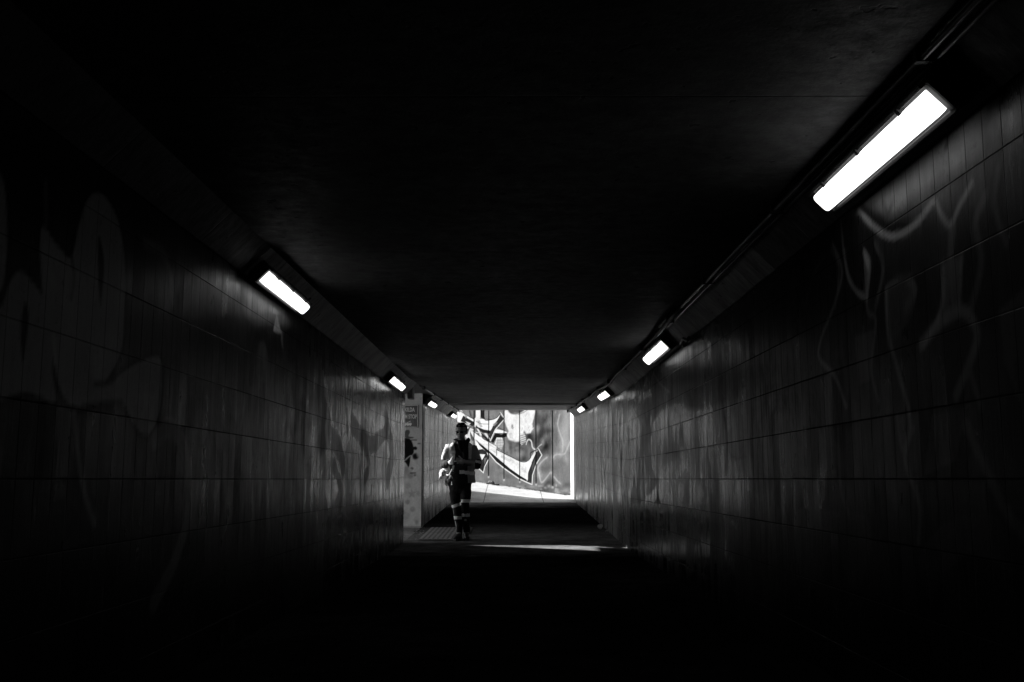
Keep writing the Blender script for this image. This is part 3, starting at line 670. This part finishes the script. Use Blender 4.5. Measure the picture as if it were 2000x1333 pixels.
for i in range(4): bm.faces.new((lo[i], lo[(i + 1) % 4], hi[(i + 1) % 4], hi[i]))
bobj('wall_extension', bm, MT['outer'], ml)

# ------------------------------------------------------------------ lamps on the haunches
def make_lamp(side):
    """batten light in its own frame: x along the tunnel, z out of the haunch, y up the haunch"""
    r_ = empty('wall_lamp')
    bm = bmesh.new(); box(bm, -.62, .62, -.085, .085, .0, .045, .012)
    for s in (-1, 1): box(bm, s * .615 - .02, s * .615 + .02, -.07, .07, .0, .07, .01)
    box(bm, -.615, .615, .062, .08, .04, .088, .004); box(bm, -.615, .615, -.078, -.062, .04, .060, .004)
    bobj('housing', bm, MT['metal'], r_, local=True)
    bm = bmesh.new()
    loft(bm, [((x, 0, .072), wy, wz) for x, wy, wz in ((-.580, .040, .022), (-.576, .047, .030), (-.566, .050, .034), (.566, .050, .034), (.576, .047, .030), (.580, .040, .022))], n=28, ref=(0, 1, 0), power=5)
    bobj('diffuser', bm, MT['lamp'], r_, True, local=True)
    for x in (-.42, .0, .42):
        bm = bmesh.new(); box(bm, x - .012, x + .012, .040, .074, .07, .096, .003); bobj('clip', bm, MT['metal'], r_, local=True)
    bm = bmesh.new(); tube(bm, [(.62, 0, .025), (.68, .01, .02), (.74, .10, .015)], .008, 8); bobj('feed_cable', bm, MT['rubber'], r_, True, local=True)
    return r_
def place_lamp(o, side, y):
    k = (CH - WT); n = Vector((-side, 0, -1)).normalized(); up = Vector((-side, 0, 1)).normalized(); up.z = abs(up.z)
    f_ = .53 if side > 0 else .36; X = (B if side > 0 else -A) - side * k * f_; Z = WT + k * f_ + rz_(y)
    n = Vector((-side, 0, -1)).normalized(); v = Vector((-side, 0, 1)).normalized(); u = v.cross(n)
    sl_ = SL if y > KN + .5 else 0
    m = Matrix((u, v, n)).transposed().to_4x4()
    if sl_: m = Matrix.Rotation(math.atan(sl_), 4, 'X') @ m
    o.matrix_world = Matrix.Translation(Vector((X, y, Z)) + n * .012) @ m @ Matrix.Diagonal((1, .93, 1, 1) if side > 0 else (.93, .80, 1, 1))
def copy_tree(o, parent=None):
    c = o.copy(); C.objects.link(c)
    if parent: c.parent = parent
    for ch in [x for x in bpy.data.objects if x.parent == o]: copy_tree(ch, c)
    return c
lamps = [(1, 3.68, 'largest glowing batten lamp, nearest one high on the right wall'), (1, 9.6, 'second lit batten lamp along the right wall, above the curling cable stub'),
         (1, 15.3, 'third lit lamp along the right wall, first one over the ramp'), (1, 20.6, 'small farthest lit lamp on the right, beside the mural exit'),
         (-1, 6.33, 'nearest lit batten lamp on the left wall, above the pointed white graffiti'), (-1, 12.45, 'lit batten lamp at the left wall end, just before the side opening'),
         (-1, 17.75, 'lit lamp on the left beyond the grey sign, left of the worker'), (-1, 23.9, 'tiny farthest lit lamp on the left, above the worker head')]
proto = make_lamp(1)
for i, (s, y, lab) in enumerate(lamps):
    o = proto if i == 0 else copy_tree(proto)
    place_lamp(o, s, y); tag(o, lab, 'lamp', 'batten lamps along the two walls')

# ------------------------------------------------------------------ conduits and cables
def conduit(name, lab, side, ys, xoff, zoff, r, mat, wob=0):
    o = empty(name, ((B if side > 0 else -A) - side * xoff, ys[0], 2.2)); tag(o, lab, 'pipe' if 'conduit' in name else 'cable')
    bm = bmesh.new(); P = []
    for y in ys:
        P.append(((B if side > 0 else -A) - side * (xoff + wob * math.sin(y * 1.7)), y, CH - zoff + rz_(y) - abs(wob) * .6 * (1 + math.sin(y * 2.3))))
    tube(bm, P, r, 10); bobj('pipe', bm, mat, o, True)
    y = ys[0] + .6
    while y < ys[-1] - .2:
        bm = bmesh.new(); x = (B if side > 0 else -A) - side * xoff; z = CH - zoff + rz_(y)
        box(bm, x - r * 1.9, x + r * 1.9, y - .012, y + .012, z - r * 1.25, z + zoff, .003); bobj('bracket', bm, MT['metal'], o); y += 1.8
    return o
conduit('ceiling_conduit', 'long thin grey pipe clipped along the ceiling corner above the nearest right lamp', 1, [-3, 0, 3, 6, 8.0], .215, .028, .012, MT['galv'])
conduit('ceiling_conduit', 'second thin pipe close beside the corner, above the nearest right lamp', 1, [-3, 0, 3, 6, 8.6], .172, .030, .010, MT['galv'])
conduit('black_cable', 'black sagging cable running along the ceiling corner past the small right lamps', 1, list(np.arange(7.6, END - .1, .35)), .21, .035, .017, MT['rubber'], .012)
conduit('ceiling_conduit', 'pale thin pipe running from the side opening to the exit on the left', -1, [OP0 + .1, 15.5, 17, 20, END - .1], .20, .03, .014, MT['galv'])
bm = bmesh.new(); tube(bm, [(B - .01, 8.78, WT - .015), (B - .05, 8.62, WT - .02), (B - .06, 8.45, WT + .0), (B - .04, 8.36, WT - .03), (B - .05, 8.25, WT - .02)], .014, 8)
o = bobj('cable_stub', bm, MT['rubber'], None, True); tag(o, 'short black cable stub curling off the right wall top, under the second lamp', 'cable')
# pale block standing for the lighter end of the near haunch
bm = bmesh.new(); box(bm, -A + .02, -A + .10, OP0 + .02, OP0 + .34, WT - .03, WT + .20, .02)
o = bobj('haunch_end_block', bm, MT['haunch']); tag(o, 'pale haunch end block beyond the left wall end, beside the second left lamp', 'box')

# ------------------------------------------------------------------ sign
def wpt(u, v, Y=OP1 - .02):
    q = on_plane(u, v, (0, Y, 0), (0, 1, 0)); return q
a_ = wpt(817.6, 791.3); b_ = wpt(817.6, 836)
SX1, SZ1, SZ0 = a_[0], a_[2], b_[2]; SWD = .50
sg = empty('direction_sign', (SX1 - SWD / 2, OP1 - .02, SZ0)); tag(sg, 'small grey sign reading ILDA and STOP on the splattered wall', 'sign')
bm = bmesh.new(); box(bm, SX1 - SWD, SX1, OP1 - .018, OP1 - .002, SZ0, SZ1, .003); bobj('sign_panel', bm, MT['sign'], sg)
bm = bmesh.new(); t_ = .007; yb = (OP1 - .0215, OP1 - .0175)
for x0, x1, z0, z1 in ((SX1 - SWD + .01, SX1 - .01, SZ1 - .012, SZ1 - .012 + t_), (SX1 - SWD + .01, SX1 - .01, SZ0 + .008, SZ0 + .008 + t_), (SX1 - SWD + .01, SX1 - SWD + .01 + t_, SZ0 + .017, SZ1 - .014), (SX1 - .017, SX1 - .010, SZ0 + .017, SZ1 - .014)): box(bm, x0, x1, yb[0], yb[1], z0, z1)
bobj('border_line', bm, MT['signwhite'], sg)
def text(s, xr, z, h, name):
    cu = bpy.data.curves.new('t', 'FONT'); cu.body = s; cu.size = 1; cu.align_x = 'RIGHT'; cu.extrude = .01; cu.offset = .012
    o = bpy.data.objects.new('t', cu); C.objects.link(o); bpy.context.view_layer.update()
    me = bpy.data.meshes.new_from_object(o.evaluated_get(bpy.context.evaluated_depsgraph_get())); bpy.data.objects.remove(o)
    k = h / .70
    for v in me.vertices: x, y, zz = v.co; v.co = (xr + x * k * .62, OP1 - .0205 - zz * .05, z + y * k)
    return link(name, me, MT['signwhite'], sg)
def sx_(x, y): q = wpt(760 + x / 3.92, 740 + y / 3.92); return q[0], q[2]
x, z = sx_(195, 252); text('ST KILDA', x, z, .068, 'lettering')
x, z = sx_(212, 305); text('TRAM STOP', x, z, .068, 'lettering')
bm = bmesh.new(); x, z = sx_(172, 358)
box(bm, x - .13, x, OP1 - .0225, OP1 - .0175, z + .008, z + .038, .004); 
for k in range(3): box(bm, x - .115 + k * .04, x - .09 + k * .04, OP1 - .0225, OP1 - .0175, z - .006, z + .007)
tube(bm, [(x - .08, OP1 - .02, z + .04), (x - .045, OP1 - .02, z + .062), (x - .02, OP1 - .02, z + .078)], .003, 6); tube(bm, [(x - .12, OP1 - .02, z + .052), (x - .01, OP1 - .02, z + .058)], .003, 6)
bobj('tram_symbol', bm, MT['signwhite'], sg)

# ------------------------------------------------------------------ litter
def crumple(name, c, r_, mat, lab, seed, cat='litter', group=None):
    bm = bmesh.new(); bmesh.ops.create_icosphere(bm, subdivisions=3, radius=1); rg = random.Random(seed)
    K = [(Vector((rg.gauss(0, 1), rg.gauss(0, 1), rg.gauss(0, 1))).normalized(), rg.uniform(.35, .8)) for _ in range(14)]
    for v in bm.verts:
        for n, d in K:
            e = v.co.dot(n) - d
            if e > 0: v.co -= n * e * 1.15
        v.co.x *= r_[0]; v.co.y *= r_[1]; v.co.z *= r_[2]
    zmin = min(v.co.z for v in bm.verts)
    for v in bm.verts: v.co += Vector(c) - Vector((0, 0, zmin))
    return tag(bobj(name, bm, mat), lab, cat, group)
crumple('paper_litter', (B - .10, 16.75, rz_(16.75)), (.07, .05, .05), MT['litter'], 'crumpled paper scrap at the foot of the right wall', 3)
crumple('paper_litter', (B - .03 - .02, 16.2, rz_(16.2)), (.04, .05, .03), MT['litter'], 'smaller crumpled scrap nearer than the other, at the foot of the right wall', 4)
def gp(px, py):    # a point of the outdoor ground close to the mural foot
    q = on_plane(px, py, (MP[0], MP[1], 0), (MNn[0], MNn[1], 0)); return q
for i, (px, r_, lab) in enumerate(((969, .13, 'dark upright leaf heap at the foot of the mural, left of centre'), (977, .09, 'low dark leaf heap right of the upright one at the mural foot'), (960, .06, 'small leaf clump left of the upright heap at the mural foot'), (1110, .07, 'leaf clump in the right corner where mural meets white wall'), (1022, .05, 'tiny leaf clump at the mural foot under the swoosh tip'))):
    q = gp(px, 945); x, y = q[0] + .16 * MNn[0], q[1] + .16 * MNn[1]
    crumple('leaf_clump', (x, y, gz(x, y) - .005), (r_, r_ * .7, r_ * (.9 if i == 0 else .45)), MT['leaf'], lab, 20 + i, 'leaves', 'leaf clumps along the mural foot')
bm = bmesh.new()
for i in range(420):
    s_ = abs(rng.normal(0, 1)) * 1.6 + .05 if i % 2 else rng.uniform(.1, 4.6); d_ = abs(rng.normal(0, .06)) + .02
    x = MP[0] + MU[0] * s_ + MNn[0] * d_; y = MP[1] + MU[1] * s_ + MNn[1] * d_; z = gz(x, y) + .004; a = rng.uniform(0, 6.28); k = rng.uniform(.012, .035)
    vs = [bm.verts.new((x + k * math.cos(a + t) * (1 if j % 2 else .5), y + k * math.sin(a + t) * (1 if j % 2 else .5), z + rng.uniform(0, .02))) for j, t in enumerate((0, 1.57, 3.14, 4.71))]
    bm.faces.new(vs)
tag(bobj('fallen_leaves', bm, MT['leaf']), 'scattered dry leaves along the foot of the mural wall', 'leaves', kind='stuff')
bm = bmesh.new()
for i in range(160):
    x = rng.uniform(-2.3, -1.45); y = rng.uniform(14.6, 17.0); z = rz_(y) + .006; a = rng.uniform(0, 6.28); k = rng.uniform(.008, .03)
    bm.faces.new([bm.verts.new((x + k * math.cos(a + t) * (1 if j % 2 else .5), y + k * math.sin(a + t) * (1 if j % 2 else .5), z + rng.uniform(0, .018))) for j, t in enumerate((0, 1.57, 3.14, 4.71))])
tag(bobj('floor_debris', bm, MT['litter']), 'leaf and paper debris on the floor inside the side opening', 'litter', kind='stuff')

# ------------------------------------------------------------------ the worker
WY = 14.85
def W(px, py, dy=0.0):
    q = on_plane(840 + px / 5.125, 810 + py / 5.125, (0, WY, 0), (0, 1, 0)); return Vector((q[0], WY + dy, q[2]))
def w(v): return v / 671.0
def tilt(bm):
    piv = W(313, 228, .01); m = Matrix.Rotation(R(7), 3, 'X') @ Matrix.Rotation(R(-7), 3, 'Z')
    for v in bm.verts:
        k = min(max((v.co.z - (piv.z - .03)) / .05, 0), 1)
        if k > 0 and v.co.y > WY - .2: v.co = v.co.lerp(piv + m @ (v.co - piv), k)
# -- body : one continuous surface (head, neck, trunk, arms, hands with fingers, legs)
HL_, HR_ = W(218, 480, -.21), W(322, 470, -.24)          # hands: image-left and image-right
bm = bmesh.new()
loft(bm, [(W(318, 262, .02), .052, .055), (W(315, 235, .01), .050, .054), (W(314, 215, .0), .052, .06)], n=16)
loft(bm, [(W(309, 244, -.035), .022, .02), (W(308, 238, -.03), .040, .044), (W(309, 222, -.02), .054, .064), (W(311, 200, -.01), .066, .078), (W(313, 178, -.003), .074, .090), (W(314, 155, 0), .079, .098), (W(315, 130, .004), .080, .100), (W(315, 110, .006), .072, .090), (W(315, 97, .008), .050, .064), (W(315, 91, .010), .022, .03)], n=24)
ell(bm, W(308, 186, -.105), .012, .018, .022)                                   # nose
ell(bm, W(308, 178, -.098), .009, .014, .026); ell(bm, W(309, 160, -.086), .052, .014, .010)   # bridge, brow
ell(bm, W(308, 207, -.088), .023, .010, .006); ell(bm, W(308, 214, -.083), .020, .010, .007)   # lips
ell(bm, W(308, 234, -.068), .020, .016, .014)                                   # chin
for s in (-1, 1):
    ell(bm, W(314 + s * 54, 180, .01), .010, .022, .032)                       # ears
    ell(bm, W(309 + s * 20, 170, -.080), .012, .010, .009)                     # eyes
    ell(bm, W(309 + s * 28, 192, -.066), .018, .018, .018)                     # cheeks
loft(bm, [(W(300, 760), .10, .08), (W(300, 700), .15, .10), (W(305, 600), .13, .09), (W(310, 460), .15, .10), (W(312, 340), .17, .10), (W(314, 285), .12, .07), (W(316, 262), .06, .055)], n=20)
for sh, el, ha in ((W(190, 305, .02), W(140, 492, .02), HL_), (W(432, 318, .02), W(484, 492, .02), HR_)):
    wr = ha.lerp(el, .22)
    loft(bm, [(sh, .055, .055), (sh.lerp(el, .5), .045, .048), (el, .040, .042), (el.lerp(wr, .4), .036, .038), (wr, .024, .028), (ha.lerp(el, .08), .020, .036), (ha, .016, .042), (ha + (ha - wr).normalized() * .035, .012, .040)], n=14)
def finger(b, d, up, L, r, curl):
    p = Vector(b); d = d.normalized(); pts = [(p - d * .012, r * 1.05, r * 1.05)]
    for k, f in enumerate((.42, .33, .25)):
        pts.append((p, r, r)); p = p + d * L * f; d = (d + up * curl[k]).normalized()
    pts += [(p, r * .8, r * .8), (p + d * r * .6, r * .35, r * .35)]
    loft(bm, pts, n=8)
dn = Vector((0, 0, -1))
for s, ha, el in ((1, HL_, W(140, 492, .02)), (-1, HR_, W(484, 492, .02))):
    d = (ha - el).normalized(); side = Vector((0, 0, 1)); pal = Vector((0, 1, 0))
    tip = ha + d * .030
    for k in range(4):
        finger(tip + side * (.030 - .020 * k) + Vector((0, -.004 * k, 0)), d + side * (.14 - .1 * k), (pal * .3 + dn * .35), (.072, .080, .074, .058)[k], .0092, (.2, .55, .5 + .1 * k))
    finger(ha + side * .036 + Vector((0, .012, 0)), d * .7 + side * .5 + pal * .35, (d * .4 + dn * .3), .062, .0105, (.2, .3, .3))
for hip, kn, an in ((W(256, 740, .01), W(258, 905, -.03), W(290, 1165, -.05)), (W(352, 740, .0), W(347, 875, -.10), W(366, 1160, .03))):
    loft(bm, [(hip, .075, .085), (hip.lerp(kn, .5), .068, .075), (kn, .052, .056), (kn.lerp(an, .3), .050, .055), (an, .034, .038), (an + dn * .05, .035, .045)], n=14)
tilt(bm)
me = fuse(bm, .0065, 3)
person = link('person', me, MT['skin'], None, True)
tag(person, 'worker in hi-vis jacket walking towards us, both hands on a thin stick', 'person')
def child(name, bm_or_me, mat, sm=True):
    if isinstance(bm_or_me, bmesh.types.BMesh):
        m_ = bpy.data.meshes.new(name); bm_or_me.to_mesh(m_); bm_or_me.free()
    else: m_ = bm_or_me
    o = bpy.data.objects.new(name, m_); C.objects.link(o); m_.materials.append(mat); o.parent = person
    if sm: m_.polygons.foreach_set('use_smooth', [True] * len(m_.polygons))
    return o
# -- hair: short cap over the skull
bm = bmesh.new()
ell(bm, W(315, 138, .010), .089, .112, .090); ell(bm, W(316, 165, .040), .087, .088, .080)
me = fuse(bm, .006, 2, .012, .03)
hb = patch(me, lambda c, n: not (c.y < WY - .03 + .006 * math.sin(c.x * 90) and c.z < W(0, 122).z + .002 * math.sin(c.x * 130)) and c.z > W(0, 205).z and not (abs(c.x - W(314, 0).x) > .07 and c.z < W(0, 185).z and c.y < WY + .0), 0); tilt(hb); child('hair', hb, MT['hair'])
# -- sunglasses
bm = bmesh.new()
for s in (-1, 1):
    ell(bm, W(309 + s * 21, 171, -.094), .024, .010, .016); tube(bm, [W(309 + s * 36, 167, -.088), W(314 + s * 54, 168, -.03), W(314 + s * 57, 172, .03)], .004, 6)
tube(bm, [W(300, 168, -.108), W(318, 168, -.108)], .004, 6)
tilt(bm); child('sunglasses', bm, MT['lens'])
# -- trousers
bm = bmesh.new()
loft(bm, [(W(300, 640), .165, .115), (W(300, 700), .172, .125), (W(301, 745), .165, .12), (W(303, 790), .12, .10)], n=24)
loft(bm, [(W(250, 720, .01), .085, .105), (W(252, 800, .0), .083, .098), (W(255, 860, -.02), .076, .086), (W(262, 905, -.035), .064, .074), (W(272, 960, -.04), .058, .070), (W(281, 1020, -.045), .056, .066), (W(290, 1080, -.05), .048, .060), (W(294, 1135, -.05), .043, .055), (W(296, 1180, -.05), .046, .058)], n=20)
loft(bm, [(W(350, 720, .0), .090, .105), (W(359, 790, -.04), .086, .100), (W(356, 840, -.08), .078, .088), (W(347, 880, -.10), .070, .078), (W(350, 940, -.07), .062, .070), (W(354, 1000, -.03), .062, .068), (W(359, 1060, .0), .054, .064), (W(362, 1120, .02), .046, .056), (W(366, 1175, .03), .052, .060)], n=20)
ell(bm, W(402, 770, -.02), .016, .045, .06); ell(bm, W(212, 775, .0), .014, .045, .055)     # cargo pockets
me_t = fuse(bm, .009, 5, .022, .075)
zz = lambda py: W(0, py).z
def tband(c, side, py0, py1, tilt=0):
    x = c.x - W(325, 0).x; dx = (c.x - W(260 if side < 0 else 348, 0).x)
    return (x < 0) == (side < 0) and zz(py1) < c.z + tilt * dx < zz(py0)
bands = [(-1, 897, 928, -.35), (-1, 1018, 1048, .0), (1, 850, 880, .0), (1, 988, 1020, .0)]
isb = lambda c: any(tband(c, *b) for b in bands)
child('trousers', patch(me_t, lambda c, n: True), MT['navy'])
for b in bands:
    child('reflective_band', patch(me_t, lambda c, n: tband(c, *b), .005), MT['tape'])
# -- boots
for cx, y0, px, sx2 in ((292, -.05, 1258, -.030), (368, .03, 1254, .004)):
    bm = bmesh.new(); g = W(cx, px, y0); g.z = rz_(WY) + .022
    loft(bm, [(g + Vector((0, .035, .17)), .052, .058), (g + Vector((0, .035, .10)), .048, .056), (g + Vector((0, .035, .05)), .046, .056), (g + Vector((0, .03, .0)), .044, .056)], n=18)
    loft(bm, [(g + Vector((0, .09, .03)), .030, .035), (g + Vector((0, .05, .04)), .046, .048), (g + Vector((sx2 * .4, -.03, .035)), .046, .044), (g + Vector((sx2, -.11, .025)), .050, .036), (g + Vector((sx2 * 1.5, -.17, .018)), .040, .028), (g + Vector((sx2 * 1.6, -.19, .015)), .018, .016)], n=18)
    b_o = child('boot', fuse(bm, .007, 3), MT['leather'])
    bm = bmesh.new(); pts = [(.0, .105), (.04, .09), (.050, .04), (.044, -.03), (.054, -.11), (.042, -.17), (.0, -.20), (-.042, -.17), (-.054, -.11), (-.044, -.03), (-.050, .04), (-.04, .09)]
    lo = [bm.verts.new((g.x + x + sx2 * max(0, -y) * 6, g.y + y, rz_(WY) + .001)) for x, y in pts]; hi = [bm.verts.new((v.co.x, v.co.y, v.co.z + .026)) for v in lo]
    bm.faces.new(lo); bm.faces.new(hi)
    for i in range(len(lo)): bm.faces.new((lo[i], lo[(i + 1) % len(lo)], hi[(i + 1) % len(lo)], hi[i]))
    bmesh.ops.recalc_face_normals(bm, faces=bm.faces); m_ = bpy.data.meshes.new('sole'); bm.to_mesh(m_); bm.free(); m_.materials.append(MT['rubber']); so_ = bpy.data.objects.new('sole', m_); C.objects.link(so_); so_.parent = b_o
# -- jacket
bm = bmesh.new()
loft(bm, [(W(322, 688), .198, .125), (W(321, 640), .196, .125), (W(318, 580), .190, .125), (W(315, 520), .186, .125), (W(312, 440), .188, .125), (W(312, 370), .195, .125), (W(312, 325), .190, .118), (W(313, 297), .155, .10), (W(315, 272), .11, .085), (W(316, 255), .075, .075)], n=28, power=2.5)
for sh, sh2, el, ha in ((W(210, 308, .01), W(184, 345, .01), W(140, 495, .02), HL_), (W(420, 318, .01), W(440, 350, .01), W(472, 500, .02), HR_)):
    wr = ha.lerp(el, .24)
    loft(bm, [(sh, .050, .062), (sh2, .064, .076), (sh2.lerp(el, .45), .068, .080), (sh2.lerp(el, .8), .070, .080), (el + Vector((0, 0, -.012)), .064, .076), (el.lerp(wr, .3) + Vector((0, 0, -.01)), .062, .068), (el.lerp(wr, .7), .052, .056), (wr, .042, .046)], n=18)
me_j = fuse(bm, .009, 5, .030, .09)
xo = lambda px: W(px, 0).x
def front(c): return c.y < WY - .03
def is_arm_low(c): return c.z < zz(448) and (c.y < WY - .135 or (c.x < xo(190) and c.z > zz(590) and c.z < zz(445)) or (c.x > xo(455) and c.z < zz(448) and c.z > zz(575)))
def opening(c):
    if not front(c): return False
    z = c.z
    if z > zz(470):
        l = 232 + (262 - 232) * min(1, (zz(270) - z) / .15) if z > zz(370) else 262 - 15 * (zz(370) - z) / .15
        return xo(l) < c.x < xo(388)
    return xo(205) < c.x < xo(384)
def tape(c, n):
    if is_arm_low(c): return False
    z, x = c.z, c.x
    v = front(c) and z > zz(465) and xo(390) < x < xo(424) - (zz(300) - z) * .06
    v = v or (z > zz(465) and not front(c) and (xo(390) < x < xo(424) or xo(205) < x < xo(235)))
    h = zz(604) < z + (x - xo(400)) * .12 < zz(568) and x > xo(305) and not (front(c) and x < xo(305))
    h2 = zz(470) < z < zz(446) and (xo(368) < x < xo(415)) and front(c)
    return v or h or h2
def hiv(c, n): return not is_arm_low(c) and not opening(c)
def elb(c, n): return is_arm_low(c) and c.x > xo(430) and c.z > zz(476) - (c.x - xo(440)) * .25 and c.z < zz(450) - (c.x - xo(440)) * .22
child('jacket', patch(me_j, hiv), MT['hivis'])
for s in (-1, 1): child('sleeve', largest(patch(me_j, lambda c, n: is_arm_low(c) and (c.x - xo(300)) * s > 0)), MT['navy'])
child('shirt', patch(me_j, lambda c, n: opening(c) and not is_arm_low(c), -.012), MT['navy'])
for f in (lambda c: c.z > zz(500) and c.x > xo(300), lambda c: c.z > zz(500) and c.x < xo(300), lambda c: c.z <= zz(500)):
    child('reflective_band', largest(patch(me_j, lambda c, n: tape(c, n) and f(c), .005)), MT['tape'])
child('reflective_band', largest(patch(me_j, elb, .005)), MT['tape'])
# -- bunched hood / collar round the neck
bm = bmesh.new(); cc = W(315, 262, .0); prev = None; rr = []
for k in range(28):
    a = 2 * math.pi * k / 28; f = -math.sin(a)       # f=1 in front
    rr.append((cc + Vector((math.cos(a) * .105, math.sin(a) * .085, -.045 * max(f, 0) ** 1.2 + .012 * math.cos(3 * a))), .034 + .006 * math.sin(5 * a), .030))
rr.append(rr[0]); loft(bm, rr, n=12, ref=(0, 0, 1))
loft(bm, [(W(292, 262, -.105), .02, .02), (W(300, 300, -.125), .034, .022), (W(312, 345, -.13), .03, .02), (W(318, 380, -.13), .012, .01)], n=10)
loft(bm, [(W(345, 262, -.10), .02, .02), (W(345, 300, -.12), .040, .022), (W(352, 360, -.13), .034, .02), (W(350, 460, -.13), .03, .012)], n=10)
child('collar', fuse(bm, .008, 3, .016, .05), MT['navy'])
# -- things he carries
bm = bmesh.new(); tube(bm, [HL_ + Vector((.045, -.018, .012)), W(322, 466, -.33), W(334, 462, -.33)], .0055, 8)
box(bm, W(330, 0).x - .012, W(330, 0).x + .012, WY - .350, WY - .330, zz(482), zz(443), .004)
o = bobj('thin_stick', bm, MT['cloth'], None, True); tag(o, 'thin pale stick with a blunt end held between the hands of the worker', 'stick')
bag = empty('shoulder_bag', tuple(W(140, 620, .05))); tag(bag, 'pale crumpled cloth bag hanging at the hip of the worker, by the tiled wall', 'bag')
bm = bmesh.new()
loft(bm, [(W(150, 548, .0), .022, .03), (W(132, 570, -.01), .045, .05), (W(118, 600, -.02), .040, .055), (W(106, 628, -.02), .024, .04), (W(100, 642, -.02), .010, .02)], n=14)
loft(bm, [(W(175, 555, -.02), .03, .04), (W(168, 600, -.03), .042, .05), (W(160, 640, -.03), .034, .05), (W(162, 670, -.02), .034, .05), (W(168, 695, -.01), .022, .04), (W(176, 708, .0), .008, .02)], n=14)
m_ = fuse(bm, .007, 2, .045, .045); o = link('bag_body', m_, MT['cloth'], None, True); o.parent = bag; o.matrix_parent_inverse = Matrix.Translation(bag.location).inverted()
bm = bmesh.new()
for P in ([(238, 512, -.17), (228, 545, -.15), (205, 590, -.145), (212, 640, -.14)], [(246, 512, -.175), (240, 545, -.16), (232, 560, -.15), (238, 575, -.15)], [(200, 640, -.14), (215, 610, -.145), (232, 640, -.14)], [(212, 588, -.145), (185, 610, -.11), (165, 600, -.08)]):
    tube(bm, [W(*p) for p in P], .0075, 8)
bobj('strap', bm, MT['cloth'], bag, True)
bm = bmesh.new(); ell(bm, W(223, 700, -.135), .010, .006, .010); tube(bm, [W(223, 700, -.135), W(221, 670, -.13)], .003, 6)
m2 = bpy.data.meshes.new('belt_clip'); bm.to_mesh(m2); bm.free(); m2.materials.append(MT['tape']); o = bpy.data.objects.new('belt_clip', m2); C.objects.link(o); o.parent = person
